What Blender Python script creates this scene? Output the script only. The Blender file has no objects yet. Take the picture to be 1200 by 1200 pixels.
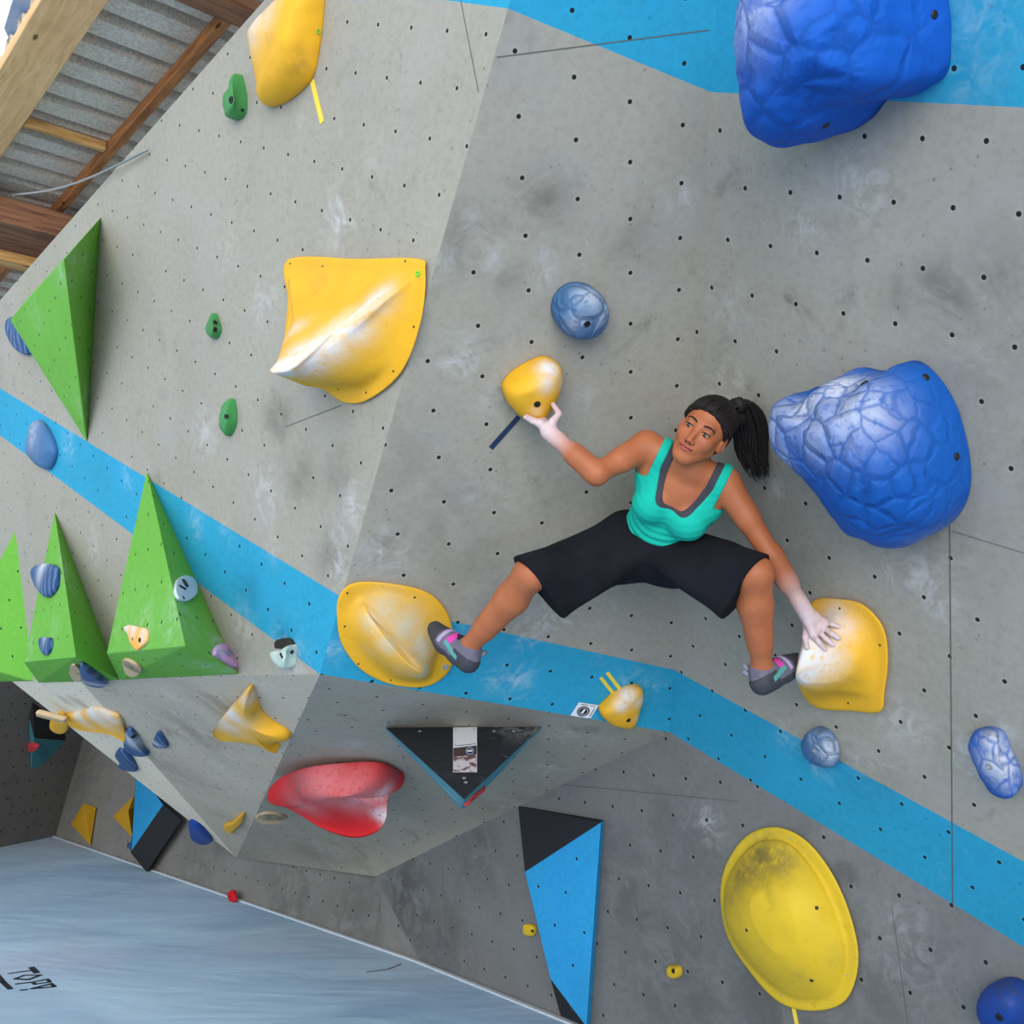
import bpy, bmesh, math, random
import numpy as np
from mathutils import Vector, Matrix, noise
from mathutils.bvhtree import BVHTree
random.seed(4); RNG = np.random.default_rng(4)
SC = bpy.context.scene
COL = SC.collection
# ------------------------------------------------------------------ camera
F = 1230.0; TH = math.radians(9.7); EYE = 1.6
cd = bpy.data.cameras.new('camera'); co = bpy.data.objects.new('camera', cd); COL.objects.link(co)
co.location = (0, 0, EYE); co.rotation_euler = (math.radians(90) + TH, 0, 0)
cd.sensor_fit = 'HORIZONTAL'; cd.sensor_width = 36; cd.lens = 36 * F / 1200
cd.clip_end = 200
SC.camera = co
# ------------------------------------------------------------------ light
SC.view_settings.view_transform = 'Standard'; SC.view_settings.look = 'None'
SC.view_settings.gamma = 1; SC.view_settings.use_curve_mapping = False
SC.view_settings.exposure = 0.0
wd = bpy.data.worlds.new('overcast_sky'); SC.world = wd; wd.use_nodes = True
wn = wd.node_tree; bgn = wn.nodes['Background']
bgn.inputs[0].default_value = (0.79, 0.895, 1.0, 1); bgn.inputs[1].default_value = 1.35
sd = bpy.data.lights.new('hazy_sun', 'SUN'); so = bpy.data.objects.new('hazy_sun', sd); COL.objects.link(so)
sd.energy = 3.1; sd.angle = math.radians(50); sd.color = (1.0, 0.96, 0.9)
so.rotation_euler = Vector((-0.08, -0.99, 0.07)).to_track_quat('Z', 'Y').to_euler()
# ------------------------------------------------------------------ geometry of the place
V3 = lambda *a: np.array(a, float)
RT = V3(1, 0, 0); UP = V3(0, -math.sin(TH), math.cos(TH)); FW = V3(0, math.cos(TH), math.sin(TH)); CAM = V3(0, 0, EYE)
def ray(x, y): return RT * ((x - 600) / F) + UP * ((600 - y) / F) + FW
def at(x, y, d): return CAM + ray(x, y) * d
def cam_vec(a, b, c): return RT * a + UP * b + FW * c
def unit(v): return v / np.linalg.norm(v)
def hit(pl, x, y, h=0.0):
    n, p = pl; r = ray(x, y)
    return CAM + r * ((np.dot(n, p - CAM) + h) / np.dot(n, r))
def plane3(a, b, c):
    n = unit(np.cross(b - a, c - a))
    return ((-n if np.dot(n, CAM - a) < 0 else n), a)
def meet(pa, pb, z):                       # point where two wall planes and a height meet
    A = np.array([pa[0], pb[0], [0, 0, 1.]])
    return np.linalg.solve(A, [pa[0] @ pa[1], pb[0] @ pb[1], z])
FLOOR = (V3(0, 0, 1), V3(0, 0, 0))
nM = unit(cam_vec(.307, -.493, -.815))
WM = (nM, at(785, 700, 4.2))
P1 = hit(WM, 598, 0); P2 = hit(WM, 375, 790); P3 = hit(WM, 840, 0); P4 = hit(WM, 785, 858)
WR = plane3(P3, P4, at(985, 770, 3.57))
WL = plane3(P1, P2, at(20, 800, 6.5))
F0 = hit(FLOOR, 65, 980); F1 = hit(FLOOR, 472, 1129); F2 = hit(FLOOR, 657, 1192)
P5 = hit(WR, 1200, 1110)
WBR = plane3(P4, P5, F2)
P10 = hit(WBR, 440, 1027)
WBL = plane3(F0, F1, P10)
P9 = hit(WBL, 277, 1005)
P7 = hit(WL, 12, 797); P11 = P2 + (P7 - P2) * .674
WU = plane3(P2, P4, (P9 + P10) / 2)
WB = plane3(P2, P9, P11)
WC = plane3(P7, P9, P11)
Fa = hit(FLOOR, 0, 993)
WFL = plane3(F0, Fa, F0 + unit(V3(0, 0, 1) - WBL[0] * WBL[0][2]))
PD = unit(V3(-0.636, 0.772, 0)); PW = V3(PD[1], -PD[0], 0)      # along the roof purlins / across them
# ------------------------------------------------------------------ object helpers
def tag(o, label=None, cat=None, group=None, kind=None):
    for k, v in (('label', label), ('category', cat), ('group', group), ('kind', kind)):
        if v: o[k] = v
    return o
def link(name, me, mats=(), parent=None, origin=None):
    o = bpy.data.objects.new(name, me); COL.objects.link(o)
    for m in mats: me.materials.append(m)
    if origin is not None:
        me.transform(Matrix.Translation(-Vector(origin)))
        o.location = Vector(origin)
    if parent is not None:
        o.parent = parent; o.matrix_parent_inverse = Matrix.Translation(-parent.location)
    return o
def mesh(verts, faces, smooth=False):
    me = bpy.data.meshes.new('m')
    me.from_pydata([tuple(map(float, v)) for v in verts], [], [tuple(map(int, f)) for f in faces]); me.update()
    bm = bmesh.new(); bm.from_mesh(me); bmesh.ops.recalc_face_normals(bm, faces=bm.faces); bm.to_mesh(me); bm.free()
    if smooth: me.shade_smooth()
    return me
def empty(name, loc):
    o = bpy.data.objects.new(name, None); COL.objects.link(o); o.location = Vector(loc); o.empty_display_size = .05
    return o
def fattr(me, name, vals):
    a = me.attributes.new(name, 'FLOAT', 'POINT'); a.data.foreach_set('value', np.asarray(vals, 'f'))
def coords(me):
    a = np.empty(len(me.vertices) * 3, 'f'); me.vertices.foreach_get('co', a); return a.reshape(-1, 3).astype(float)
def blobs(pts, spec):                      # soft round stains: (centre, radius, strength)
    out = np.zeros(len(pts))
    for c, r, s in spec:
        out = np.maximum(out, s * np.exp(-(np.linalg.norm(pts - np.asarray(c), axis=1) / r) ** 2))
    return out
def box_mesh(c, ax, ay, az):               # box from a centre and three half-axis vectors
    vs = [c + sx * ax + sy * ay + sz * az for sx in (-1, 1) for sy in (-1, 1) for sz in (-1, 1)]
    return vs, [(0, 1, 3, 2), (4, 6, 7, 5), (0, 4, 5, 1), (2, 3, 7, 6), (0, 2, 6, 4), (1, 5, 7, 3)]
# ------------------------------------------------------------------ node helpers
class G:
    def __init__(s, name):
        s.m = bpy.data.materials.new(name); s.m.use_nodes = True
        s.t = s.m.node_tree; s.N = s.t.nodes; s.b = s.N['Principled BSDF']
    def put(s, sock, v):
        if isinstance(v, (int, float)): sock.default_value = v
        elif isinstance(v, tuple): sock.default_value = v if len(v) == len(sock.default_value) else v + (1,)
        else: s.t.links.new(v, sock)
    def n(s, t, **k):
        x = s.N.new(t)
        for a, v in k.items(): setattr(x, a, v)
        return x
    def math(s, op, a, b=0.0, c=None, clamp=False):
        x = s.n('ShaderNodeMath', operation=op, use_clamp=clamp)
        s.put(x.inputs[0], a); s.put(x.inputs[1], b)
        if c is not None: s.put(x.inputs[2], c)
        return x.outputs[0]
    def mix(s, f, a, b, mode='MIX'):
        x = s.n('ShaderNodeMix', data_type='RGBA', blend_type=mode)
        s.put(x.inputs[0], f); s.put(x.inputs[6], a); s.put(x.inputs[7], b); return x.outputs[2]
    def noise(s, vec, scale, detail=4, rough=.55, dist=0.0):
        x = s.n('ShaderNodeTexNoise'); s.put(x.inputs['Vector'], vec); s.put(x.inputs['Scale'], scale)
        s.put(x.inputs['Detail'], detail); s.put(x.inputs['Roughness'], rough); s.put(x.inputs['Distortion'], dist); return x.outputs[0]
    def ramp(s, f, lo, hi):                # smooth 0..1 between lo and hi
        x = s.n('ShaderNodeMapRange', interpolation_type='SMOOTHSTEP'); s.put(x.inputs[0], f); s.put(x.inputs[1], lo); s.put(x.inputs[2], hi)
        return x.outputs[0]
    def vor(s, vec, scale, feature='F1', out=0, rnd=1.0):
        x = s.n('ShaderNodeTexVoronoi', feature=feature); s.put(x.inputs['Vector'], vec); s.put(x.inputs['Scale'], scale)
        s.put(x.inputs['Randomness'], rnd); return x.outputs[out]
    def attr(s, name): return s.n('ShaderNodeAttribute', attribute_name=name).outputs['Fac']
    def obj(s): return s.n('ShaderNodeTexCoord').outputs['Object']
    def uv(s, name): return s.n('ShaderNodeUVMap', uv_map=name).outputs[0]
    def map(s, v, scale):
        x = s.n('ShaderNodeMapping'); s.put(x.inputs[0], v); x.inputs['Scale'].default_value = scale; return x.outputs[0]
    def sep(s, v): return s.n('ShaderNodeSeparateXYZ'), v
    def xy(s, v):
        x = s.n('ShaderNodeSeparateXYZ'); s.put(x.inputs[0], v); return x.outputs[0], x.outputs[1]
    def comb(s, a, b, c=0.0):
        x = s.n('ShaderNodeCombineXYZ'); s.put(x.inputs[0], a); s.put(x.inputs[1], b); s.put(x.inputs[2], c); return x.outputs[0]
    def bump(s, h, strength=.3, dist=.01, prev=None):
        x = s.n('ShaderNodeBump'); s.put(x.inputs['Strength'], strength); s.put(x.inputs['Distance'], dist); s.put(x.inputs['Height'], h)
        if prev is not None: s.put(x.inputs['Normal'], prev)
        return x.outputs[0]
    def done(s, col, rough=.7, normal=None, spec=.3):
        s.put(s.b.inputs['Base Color'], col); s.put(s.b.inputs['Roughness'], rough); s.put(s.b.inputs['Specular IOR Level'], spec)
        if normal is not None: s.put(s.b.inputs['Normal'], normal)
        return s.m
def srgb(r, g, b):
    f = lambda c: c / 12.92 if c <= .04045 else ((c + .055) / 1.055) ** 2.4
    return (f(r / 255), f(g / 255), f(b / 255))
CHALK = srgb(214, 216, 222)
def panel_mat(name, base, ab=((.18, 0), (.09, -.166)), hole=.0076, smudge=.75, rough=.8, skip=.07, scuff=.6):
    """painted plywood: grid of bolt holes in the metric UV map, smudges, scratches, chalk"""
    g = G(name); uv = g.uv('metric'); u, v = g.xy(uv)
    (ax, ay), (bx, by) = ab; det = ax * by - bx * ay
    i = g.math('ADD', g.math('MULTIPLY', u, by / det), g.math('MULTIPLY', v, -bx / det))
    j = g.math('ADD', g.math('MULTIPLY', u, -ay / det), g.math('MULTIPLY', v, ax / det))
    ri = g.math('ROUND', i); rj = g.math('ROUND', j)
    fi = g.math('SUBTRACT', i, ri); fj = g.math('SUBTRACT', j, rj)
    dx = g.math('ADD', g.math('MULTIPLY', fi, ax), g.math('MULTIPLY', fj, bx))
    dy = g.math('ADD', g.math('MULTIPLY', fi, ay), g.math('MULTIPLY', fj, by))
    r = g.math('SQRT', g.math('ADD', g.math('MULTIPLY', dx, dx), g.math('MULTIPLY', dy, dy)))
    wn = g.n('ShaderNodeTexWhiteNoise', noise_dimensions='2D'); g.put(wn.inputs[0], g.comb(ri, rj))
    keep = g.math('GREATER_THAN', wn.outputs[0], skip)
    hm = g.math('MULTIPLY', g.math('SUBTRACT', 1.0, g.ramp(r, hole * .8, hole * 1.1)), keep)
    ring = g.math('MULTIPLY', g.math('SUBTRACT', 1.0, g.ramp(r, hole, hole * 2.4)), keep)
    sv = g.vor(uv, 3.6); screw = g.math('SUBTRACT', 1.0, g.ramp(sv, .008, .014))
    big = g.noise(uv, 1.5, 5, .6, .4); mid = g.noise(uv, 5, 6, .65, .8); fine = g.noise(uv, 60, 3, .6)
    grain = g.noise(g.map(uv, (26, 3, 1)), 1.6, 4, .6)
    col = g.mix(g.math('MULTIPLY', g.ramp(big, .3, .7), .55), base, tuple(c * .80 for c in base))
    col = g.mix(g.math('MULTIPLY', grain, .22), col, tuple(c * 1.3 for c in base))
    col = g.mix(g.math('MULTIPLY', g.ramp(g.noise(uv, 34, 5, .75), .42, .70), .34), col, tuple(c * .60 for c in base))
    speck = g.vor(uv, 24); col = g.mix(g.math('MULTIPLY', g.math('SUBTRACT', 1.0, g.ramp(speck, .05, .16)), g.ramp(g.noise(uv, 4, 3), .48, .6)), col, tuple(c * .55 for c in base))
    hue = g.noise(uv, 3.2, 3, .6); col = g.mix(g.math('MULTIPLY', g.ramp(hue, .45, .7), .35), col, (base[0] * 1.02, base[1] * 1.03, base[2] * 1.22))
    sm = g.math('MULTIPLY', g.ramp(mid, .52, .78), g.ramp(g.noise(uv, 1.1, 3, .5, .2), .42, .62))
    dirt = g.math('MULTIPLY', g.attr('dirt'), g.ramp(mid, .30, .62))
    col = g.mix(g.math('MAXIMUM', g.math('MULTIPLY', sm, smudge), dirt, clamp=True), col, tuple(c * .30 for c in base))
    wisp = g.noise(g.map(uv, (1.0, 1.0, 1)), 9, 6, .72, 1.6)
    pale = g.math('MULTIPLY', g.ramp(wisp, .58, .80), g.ramp(g.noise(uv, 1.3, 2, .5), .48, .66))
    ch = g.math('MULTIPLY', g.attr('chalk'), g.math('MULTIPLY', g.ramp(wisp, .40, .68), .62))
    scr = g.vor(g.map(uv, (2.2, 9, 1)), 2.0, 'DISTANCE_TO_EDGE')
    scm = g.math('MULTIPLY', g.math('SUBTRACT', 1.0, g.ramp(scr, .0, .012)), g.ramp(g.noise(uv, 2.3, 3, .6), .56, .66))
    col = g.mix(g.math('MULTIPLY', scm, .25 * scuff), col, tuple(c * .45 for c in base))
    col = g.mix(g.math('MAXIMUM', g.math('MULTIPLY', pale, scuff * .5), ch, clamp=True), col, CHALK)
    col = g.mix(g.math('MULTIPLY', ring, .3), col, tuple(c * 1.25 for c in base))
    col = g.mix(g.math('MAXIMUM', hm, g.math('MULTIPLY', screw, .75)), col, (.012, .012, .012))
    bm = g.bump(g.math('SUBTRACT', g.math('MULTIPLY', fine, .25), hm), .35, .004)
    return g.done(col, rough, bm, .25)
def resin_mat(name, base, rough=.6, grain=.35, scales=0.0, chalkcol=CHALK, dark=None, wave=0.0):
    """moulded climbing hold; chalk and dirt come from stains kept on the vertices"""
    g = G(name); o = g.obj()
    big = g.noise(o, 9, 5, .6); fine = g.noise(o, 190, 3, .6); mid = g.noise(o, 28, 5, .7, .6)
    col = g.mix(g.math('MULTIPLY', g.ramp(big, .3, .72), .5), base, tuple(c * .78 for c in base))
    col = g.mix(g.math('MULTIPLY', fine, .3), col, tuple(min(1, c * 1.25) for c in base))
    h = g.math('MULTIPLY', fine, .5)
    nrm = None
    if scales:
        vc = g.vor(g.mix(.05, o, g.noise(o, 9, 3)), scales, 'DISTANCE_TO_EDGE')
        crack = g.math('SUBTRACT', 1.0, g.ramp(vc, .0, .09)); sa = g.attr('scale')
        nrm = g.bump(g.math('MULTIPLY', g.ramp(vc, 0, .22), sa), .8, .012)
        col = g.mix(g.math('MULTIPLY', g.math('MULTIPLY', crack, sa), .5), col, tuple(c * .45 for c in base))
    if wave:
        wv = g.n('ShaderNodeTexWave'); g.put(wv.inputs[0], o); wv.inputs['Scale'].default_value = wave; wv.inputs['Distortion'].default_value = 5
        col = g.mix(g.math('MULTIPLY', g.ramp(wv.outputs[1], .45, .9), .7), col, srgb(92, 122, 160))
    sp = g.math('MULTIPLY', g.ramp(mid, .60, .72), .35)
    col = g.mix(sp, col, dark or tuple(c * .45 for c in base))
    dm = g.math('MULTIPLY', g.attr('dirt'), g.ramp(mid, .25, .60))
    col = g.mix(dm, col, (.05, .05, .055))
    cm = g.math('MULTIPLY', g.attr('chalk'), g.ramp(g.noise(o, 40, 5, .7), .22, .52))
    if scales: cm = g.math('MULTIPLY', cm, g.math('SUBTRACT', 1.0, g.math('MULTIPLY', crack, .65)))
    col = g.mix(cm, col, chalkcol)
    return g.done(col, rough, g.bump(h, grain, .003, nrm), .22)
def plain(name, base, rough=.6, var=.25, sc=30, spec=.3, metal=0.0, bump=.2):
    g = G(name); o = g.obj(); n1 = g.noise(o, sc, 4, .6)
    col = g.mix(g.math('MULTIPLY', g.ramp(n1, .3, .7), var), base, tuple(c * .6 for c in base))
    g.b.inputs['Metallic'].default_value = metal
    return g.done(col, rough, g.bump(n1, bump, .003), spec)
def wood_mat(name, base, dark, axis):
    g = G(name); o = g.obj()
    d = g.n('ShaderNodeVectorRotate', rotation_type='Z_AXIS'); g.put(d.inputs[0], o); d.inputs['Angle'].default_value = -math.atan2(axis[1], axis[0])
    st = g.map(d.outputs[0], (1.2, 14, 14)); g1 = g.noise(st, 2.2, 6, .65, .8); g2 = g.noise(st, 9, 4, .6)
    col = g.mix(g.ramp(g1, .32, .72), base, dark)
    col = g.mix(g.math('MULTIPLY', g.ramp(g2, .5, .8), .4), col, tuple(c * .5 for c in dark))
    kn = g.vor(g.map(d.outputs[0], (3.2, 9, 9)), 1.0); col = g.mix(g.math('SUBTRACT', 1.0, g.ramp(kn, .05, .13)), col, tuple(c * .22 for c in dark))
    col = g.mix(g.math('MULTIPLY', g.ramp(g.noise(o, 3, 3), .5, .75), .4), col, tuple(c * .55 for c in dark))
    return g.done(col, .75, g.bump(g1, .3, .004), .25)
GREY = srgb(155, 151, 140); BLUE = srgb(40, 150, 186)
# ------------------------------------------------------------------ walls
def axes(pl, vp=None, along=None):
    d = along if along is not None else cam_vec(vp[0] - 600, 600 - vp[1], F)
    d = unit(d - pl[0] * np.dot(d, pl[0]))
    if np.dot(d, RT) < 0: d = -d
    return d, np.cross(pl[0], d)
def wall(name, pl, polys, ax, o, mats, step=.045, chalk=(), dirt=(), seams=(), seam_mat=None):
    """polys: [(points, material index)], all lying on the plane; cut to a fine grid so stains can be kept per vertex"""
    d, v = ax; bm = bmesh.new()
    for pts, mi in polys:
        f = bm.faces.new([bm.verts.new(Vector(p)) for p in pts]); f.material_index = mi
    bmesh.ops.remove_doubles(bm, verts=bm.verts, dist=1e-4)
    P = np.array([w.co[:] for w in bm.verts]) - o
    for axv in (d, v):
        s = P @ axv
        for t in np.arange(math.floor(s.min() / step) * step + step, s.max(), step):
            bmesh.ops.bisect_plane(bm, geom=bm.verts[:] + bm.edges[:] + bm.faces[:], plane_co=Vector(o + axv * t), plane_no=Vector(axv))
    for f in bm.faces:
        if f.normal.dot(Vector(pl[0])) < 0: f.normal_flip()
    for (a, b, w) in seams:                # joints between the panels
        a, b = np.asarray(a), np.asarray(b); q = unit(np.cross(pl[0], b - a)) * w / 2; e = pl[0] * .0012
        f = bm.faces.new([bm.verts.new(Vector(x + e)) for x in (a - q, b - q, b + q, a + q)]); f.material_index = len(mats)
        if f.normal.dot(Vector(pl[0])) < 0: f.normal_flip()
    me = bpy.data.meshes.new(name); bm.to_mesh(me); bm.free()
    C = coords(me); fattr(me, 'chalk', blobs(C, chalk)); fattr(me, 'dirt', blobs(C, dirt))
    uvl = me.uv_layers.new(name='metric'); li = np.empty(len(me.loops), 'i'); me.loops.foreach_get('vertex_index', li)
    uvl.data.foreach_set('uv', np.stack([(C - o) @ d, (C - o) @ v], 1)[li].astype('f').ravel())
    ob = link(name, me, list(mats) + ([seam_mat] if seam_mat else []), None)
    tag(ob, kind='structure'); return ob
def spots(pl, lst): return [(hit(pl, x, y), r, s) for x, y, r, s in lst]
SEAM = plain('panel_joint', srgb(96, 94, 89), .9)
ZT = 4.12
TLt = meet(WL, WM, ZT); TCt = meet(WM, WR, ZT)
# middle wall
axM = axes(WM, (2900, 1200)); oM = hit(WM, 675, 164)
mG = panel_mat('grey_plywood_middle', GREY, ((.197, .008), (.0865, -.1545)))
mB = panel_mat('blue_stripe_middle', BLUE, ((.197, .008), (.0865, -.1545)), smudge=.25, scuff=.6)
a1 = hit(WM, 402, 700); a2 = hit(WM, 789.5, 785); b1 = hit(WM, 595.2, 10); b2 = hit(WM, 833, 108)
def on_line(p, q, pl2, lp):                # nearest point to lp on edge pq
    t = np.dot(lp - p, q - p) / np.dot(q - p, q - p); return p + (q - p) * t
a1 = on_line(P1, P2, None, a1); b1 = on_line(P1, P2, None, b1); a2 = on_line(P3, P4, None, a2); b2 = on_line(P3, P4, None, b2)
chM = spots(WM, [(538, 418, .07, .75), (522, 306, .05, .5), (575, 300, .05, .5), (640, 315, .05, .5), (797, 230, .05, .8), (648, 722, .09, .8), (620, 742, .07, .6), (700, 715, .1, .4),
    (448, 640, .07, .8), (470, 655, .05, .6), (560, 578, .06, .4), (600, 580, .06, .4), (570, 470, .05, .5), (545, 735, .05, .4), (583, 795, .06, .6), (608, 795, .06, .7),
    (740, 800, .05, .7), (760, 805, .06, .5), (690, 470, .06, .3), (655, 650, .06, .4), (388, 760, .04, .8), (440, 690, .07, .4)])
diM = spots(WM, [(633, 237, .10, .7), (552, 278, .12, .6), (590, 318, .06, .6), (470, 640, .10, .5), (525, 600, .15, .35), (475, 540, .2, .25), (560, 650, .2, .3), (740, 280, .1, .4), (610, 700, .2, .3)])
wall('wall_back', WM, [([TLt, b1, b2, TCt], 1), ([b1, a1, a2, b2], 0), ([a1, P2, P4, a2], 1)], axM, oM, [mG, mB], chalk=chM, dirt=diM, seam_mat=SEAM,
     seams=[(hit(WM, 582, 67), hit(WM, 832, 35), .003)])
# right wall
axR = axes(WR, (-440, 107)); oR = hit(WR, 843.7, 153)
rG = panel_mat('grey_plywood_right', GREY, ((.178, .001), (-.0745, -.166)))
rB = panel_mat('blue_stripe_right', BLUE, ((.178, .001), (-.0745, -.166)), smudge=.25, scuff=.6)
E1 = P4 + (P5 - P4) * 1.55; sE = hit(WR, 1200, 1010); e2 = a2 + (sE - a2) * 1.55
tE = hit(WR, 1200, 126); e3 = b2 + (tE - b2) * 1.5
e4 = e3 + unit(TCt - b2) * np.linalg.norm(TCt - b2)
chR = spots(WR, [(1010, 218, .09, .7), (942, 262, .08, .5), (850, 470, .09, .6), (860, 440, .06, .5), (905, 572, .05, .8), (1078, 680, .07, .8), (1100, 700, .07, .7), (1045, 668, .07, .6),
    (920, 860, .06, .5), (1060, 850, .1, .6), (1010, 890, .06, .4), (1140, 890, .07, .9), (1175, 850, .06, .6), (1125, 70, .10, .4), (1150, 30, .10, .3), (960, 900, .05, .5), (850, 360, .10, .4)])
diR = spots(WR, [(1105, 345, .09, .9), (1055, 350, .07, .6), (960, 130, .12, .6), (1120, 100, .1, .3), (900, 720, .16, .3), (1090, 640, .2, .4), (940, 640, .14, .3), (1140, 420, .15, .4), (1000, 900, .15, .4), (1170, 320, .12, .4)])
wall('wall_right', WR, [([TCt, b2, e3, e4], 1), ([b2, a2, e2, e3], 0), ([a2, P4, E1, e2], 1)], axR, oR, [rG, rB], chalk=chR, dirt=diR, seam_mat=SEAM,
     seams=[(hit(WR, 1113, 615), hit(WR, 1116.5, 1060), .004), (hit(WR, 1115, 622), hit(WR, 1200, 648), .002)])
# left wall
axL = axes(WL, (-971, -137)); oL = hit(WL, 407, 25.7)
lG = panel_mat('grey_plywood_left', GREY, ((.184, -.001), (.094, -.1535)), smudge=.35, hole=.0066)
lB = panel_mat('blue_stripe_left', BLUE, ((.184, -.001), (.094, -.1535)), smudge=.2, scuff=.6)
lip = unit(P7 - P2); P7b = P2 + lip * np.linalg.norm(P7 - P2) * 1.25
tl0 = hit(WL, 0, 352); tl1 = hit(WL, 310, 0); tlv = unit(tl0 - tl1); tlA = tl1 + tlv * np.linalg.norm(tl0 - tl1) * 1.6; tlB = TLt
s0 = hit(WL, 0, 455); s1 = hit(WL, 0, 510); sA = a1 + (s0 - a1) * 1.5; sB = P2 + (s1 - P2) * 1.5
w0 = hit(WL, 520, 0); wtop = w0 + (w0 - b1) * 3
chL = spots(WL, [(397, 255, .10, .8), (400, 410, .06, .4), (310, 360, .1, .5), (415, 590, .07, .8), (402, 640, .09, .7), (395, 668, .05, .8), (310, 580, .1, .6), (240, 510, .12, .5), (265, 290, .1, .3),
    (230, 610, .06, .6), (150, 560, .06, .4), (340, 770, .10, .8), (285, 740, .1, .5), (80, 520, .08, .7), (265, 620, .05, .5), (110, 640, .1, .5), (440, 180, .08, .3), (320, 640, .06, .4)])
diL = spots(WL, [(325, 490, .10, .7), (350, 560, .10, .6), (400, 560, .12, .5), (385, 650, .10, .5), (420, 280, .10, .3), (290, 690, .1, .4), (120, 750, .1, .5), (330, 740, .06, .5), (185, 560, .04, .6)])
wall('wall_left', WL, [([tlA, sA, a1, b1, w0, tl1], 0), ([sA, sB, P2, a1], 1), ([sB, P7b, P2], 0), ([tl1, w0, b1, TLt], 1)], axL, oL, [lG, lB], chalk=chL, dirt=diL, seam_mat=SEAM,
     seams=[(hit(WL, 540, 0), hit(WL, 561, 108), .003), (hit(WL, 335, 500), hit(WL, 400, 475), .003)])
# underside of the overhang: a gently twisted sheet between the lip and the lower wall
uG = panel_mat('grey_plywood_underside', srgb(160, 155, 142), ((.2, 0), (.1, -.16)), smudge=.6, scuff=.7)
def patch(name, c, n, mats, o, ax, chalk=(), dirt=()):
    A, B, C_, D = c; vs = []; fs = []
    for i in range(n + 1):
        for j in range(n + 1):
            s, t = i / n, j / n; vs.append((A * (1 - s) + B * s) * (1 - t) + (D * (1 - s) + C_ * s) * t)
    for i in range(n):
        for j in range(n):
            k = i * (n + 1) + j; fs.append((k, k + n + 1, k + n + 2, k + 1))
    me = mesh(vs, fs, True); X = coords(me)
    if me.polygons[0].normal.dot(Vector(CAM - vs[0])) < 0: me.flip_normals()
    fattr(me, 'chalk', blobs(X, chalk)); fattr(me, 'dirt', blobs(X, dirt))
    uvl = me.uv_layers.new(name='metric'); li = np.empty(len(me.loops), 'i'); me.loops.foreach_get('vertex_index', li)
    uvl.data.foreach_set('uv', np.stack([(X - o) @ ax[0], (X - o) @ ax[1]], 1)[li].astype('f').ravel())
    return tag(link(name, me, mats), kind='structure')
axU = axes(WU, along=P4 - P2)
chU = spots(WU, [(660, 860, .08, .9), (640, 895, .1, .7), (475, 955, .1, .7), (500, 960, .08, .6), (560, 945, .1, .5), (420, 880, .1, .5), (700, 865, .1, .4)])
diU = spots(WU, [(450, 990, .4, .5), (600, 930, .3, .4), (380, 1000, .3, .4)])
patch('wall_underside', (P2, P4, P10, P9), 48, [uG], P2, axU, chU, diU)
axB = axes(WB, along=P11 - P2); axC = axes(WC, along=P9 - P7)
chB = spots(WB, [(190, 810, .15, .5), (300, 800, .1, .6), (215, 840, .1, .5), (260, 900, .12, .4)])
diB = spots(WB, [(230, 860, .3, .5), (260, 830, .2, .6), (200, 900, .3, .4), (270, 960, .2, .5)])
wall('wall_underside_left', WB, [([P2, P9, P11], 0)], axB, P2, [panel_mat('grey_plywood_underside_left', srgb(184, 176, 160), ((.2, 0), (.1, -.16)))], chalk=chB, dirt=diB)  # base lifted above the other plywood to hold light bounced off the mat
wall('wall_underside_far_left', WC, [([P7, P11, P9], 0)], axC, P7, [panel_mat('bounce_lit_plywood_edge', srgb(226, 216, 196), ((.2, 0), (.1, -.16)), smudge=.25)], dirt=spots(WC, [(95, 825, .08, .9), (75, 820, .06, .7)]))  # near-white base paints the mat's bounce light into this sliver
# lower walls down to the mat
kG = panel_mat('grey_plywood_lower', srgb(116, 116, 115), ((.2, 0), (.1, -.165)), smudge=.75, hole=.008)  # same plywood as above, base darkened to paint in the shade down here
axBR = axes(WBR, along=F2 - F1); fdir = unit(np.cross(WBR[0], V3(0, 0, 1))); fdir = fdir if fdir[0] > 0 else -fdir
FR = F2 + fdir * 4.2
F1b = F1 - WBR[0] * np.dot(F1 - WBR[1], WBR[0]); F1b = F1b
F1w = F2 - fdir * (np.dot(F2 - F1, fdir))
diBR = spots(WBR, [(480, 1060, .35, .8), (520, 1100, .3, .6), (560, 1000, .3, .5), (740, 1050, .3, .5), (800, 980, .3, .4), (900, 1160, .35, .6), (800, 1150, .4, .5), (1020, 1160, .25, .4), (1090, 1120, .2, .3)])
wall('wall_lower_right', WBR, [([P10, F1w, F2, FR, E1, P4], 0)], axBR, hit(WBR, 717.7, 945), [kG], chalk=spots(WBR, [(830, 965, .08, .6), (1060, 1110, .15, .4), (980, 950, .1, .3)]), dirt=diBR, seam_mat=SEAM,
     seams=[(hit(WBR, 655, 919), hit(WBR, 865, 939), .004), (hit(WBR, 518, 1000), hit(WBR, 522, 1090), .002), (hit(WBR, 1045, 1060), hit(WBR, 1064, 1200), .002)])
axBL = axes(WBL, along=F1 - F0); upBL = unit(V3(0, 0, 1) - WBL[0] * WBL[0][2])
diBL = spots(WBL, [(330, 1050, .6, .5), (400, 1070, .5, .5), (100, 900, .5, .4), (230, 1000, .5, .4)])
wall('wall_lower_left', WBL, [([F0, F1w, P10, P10 + upBL * 2.2, F0 + upBL * 2.6], 0)], axBL, hit(WBL, 320, 1040), [panel_mat('grey_plywood_lower_left', srgb(124, 123, 119), ((.2, 0), (.1, -.165)), smudge=.6, hole=.01)], dirt=diBL, step=.1)  # base darkened here too, carrying the shade under the overhang
upFL = unit(V3(0, 0, 1) - WFL[0] * WFL[0][2]); dFL = unit(Fa - F0)
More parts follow.
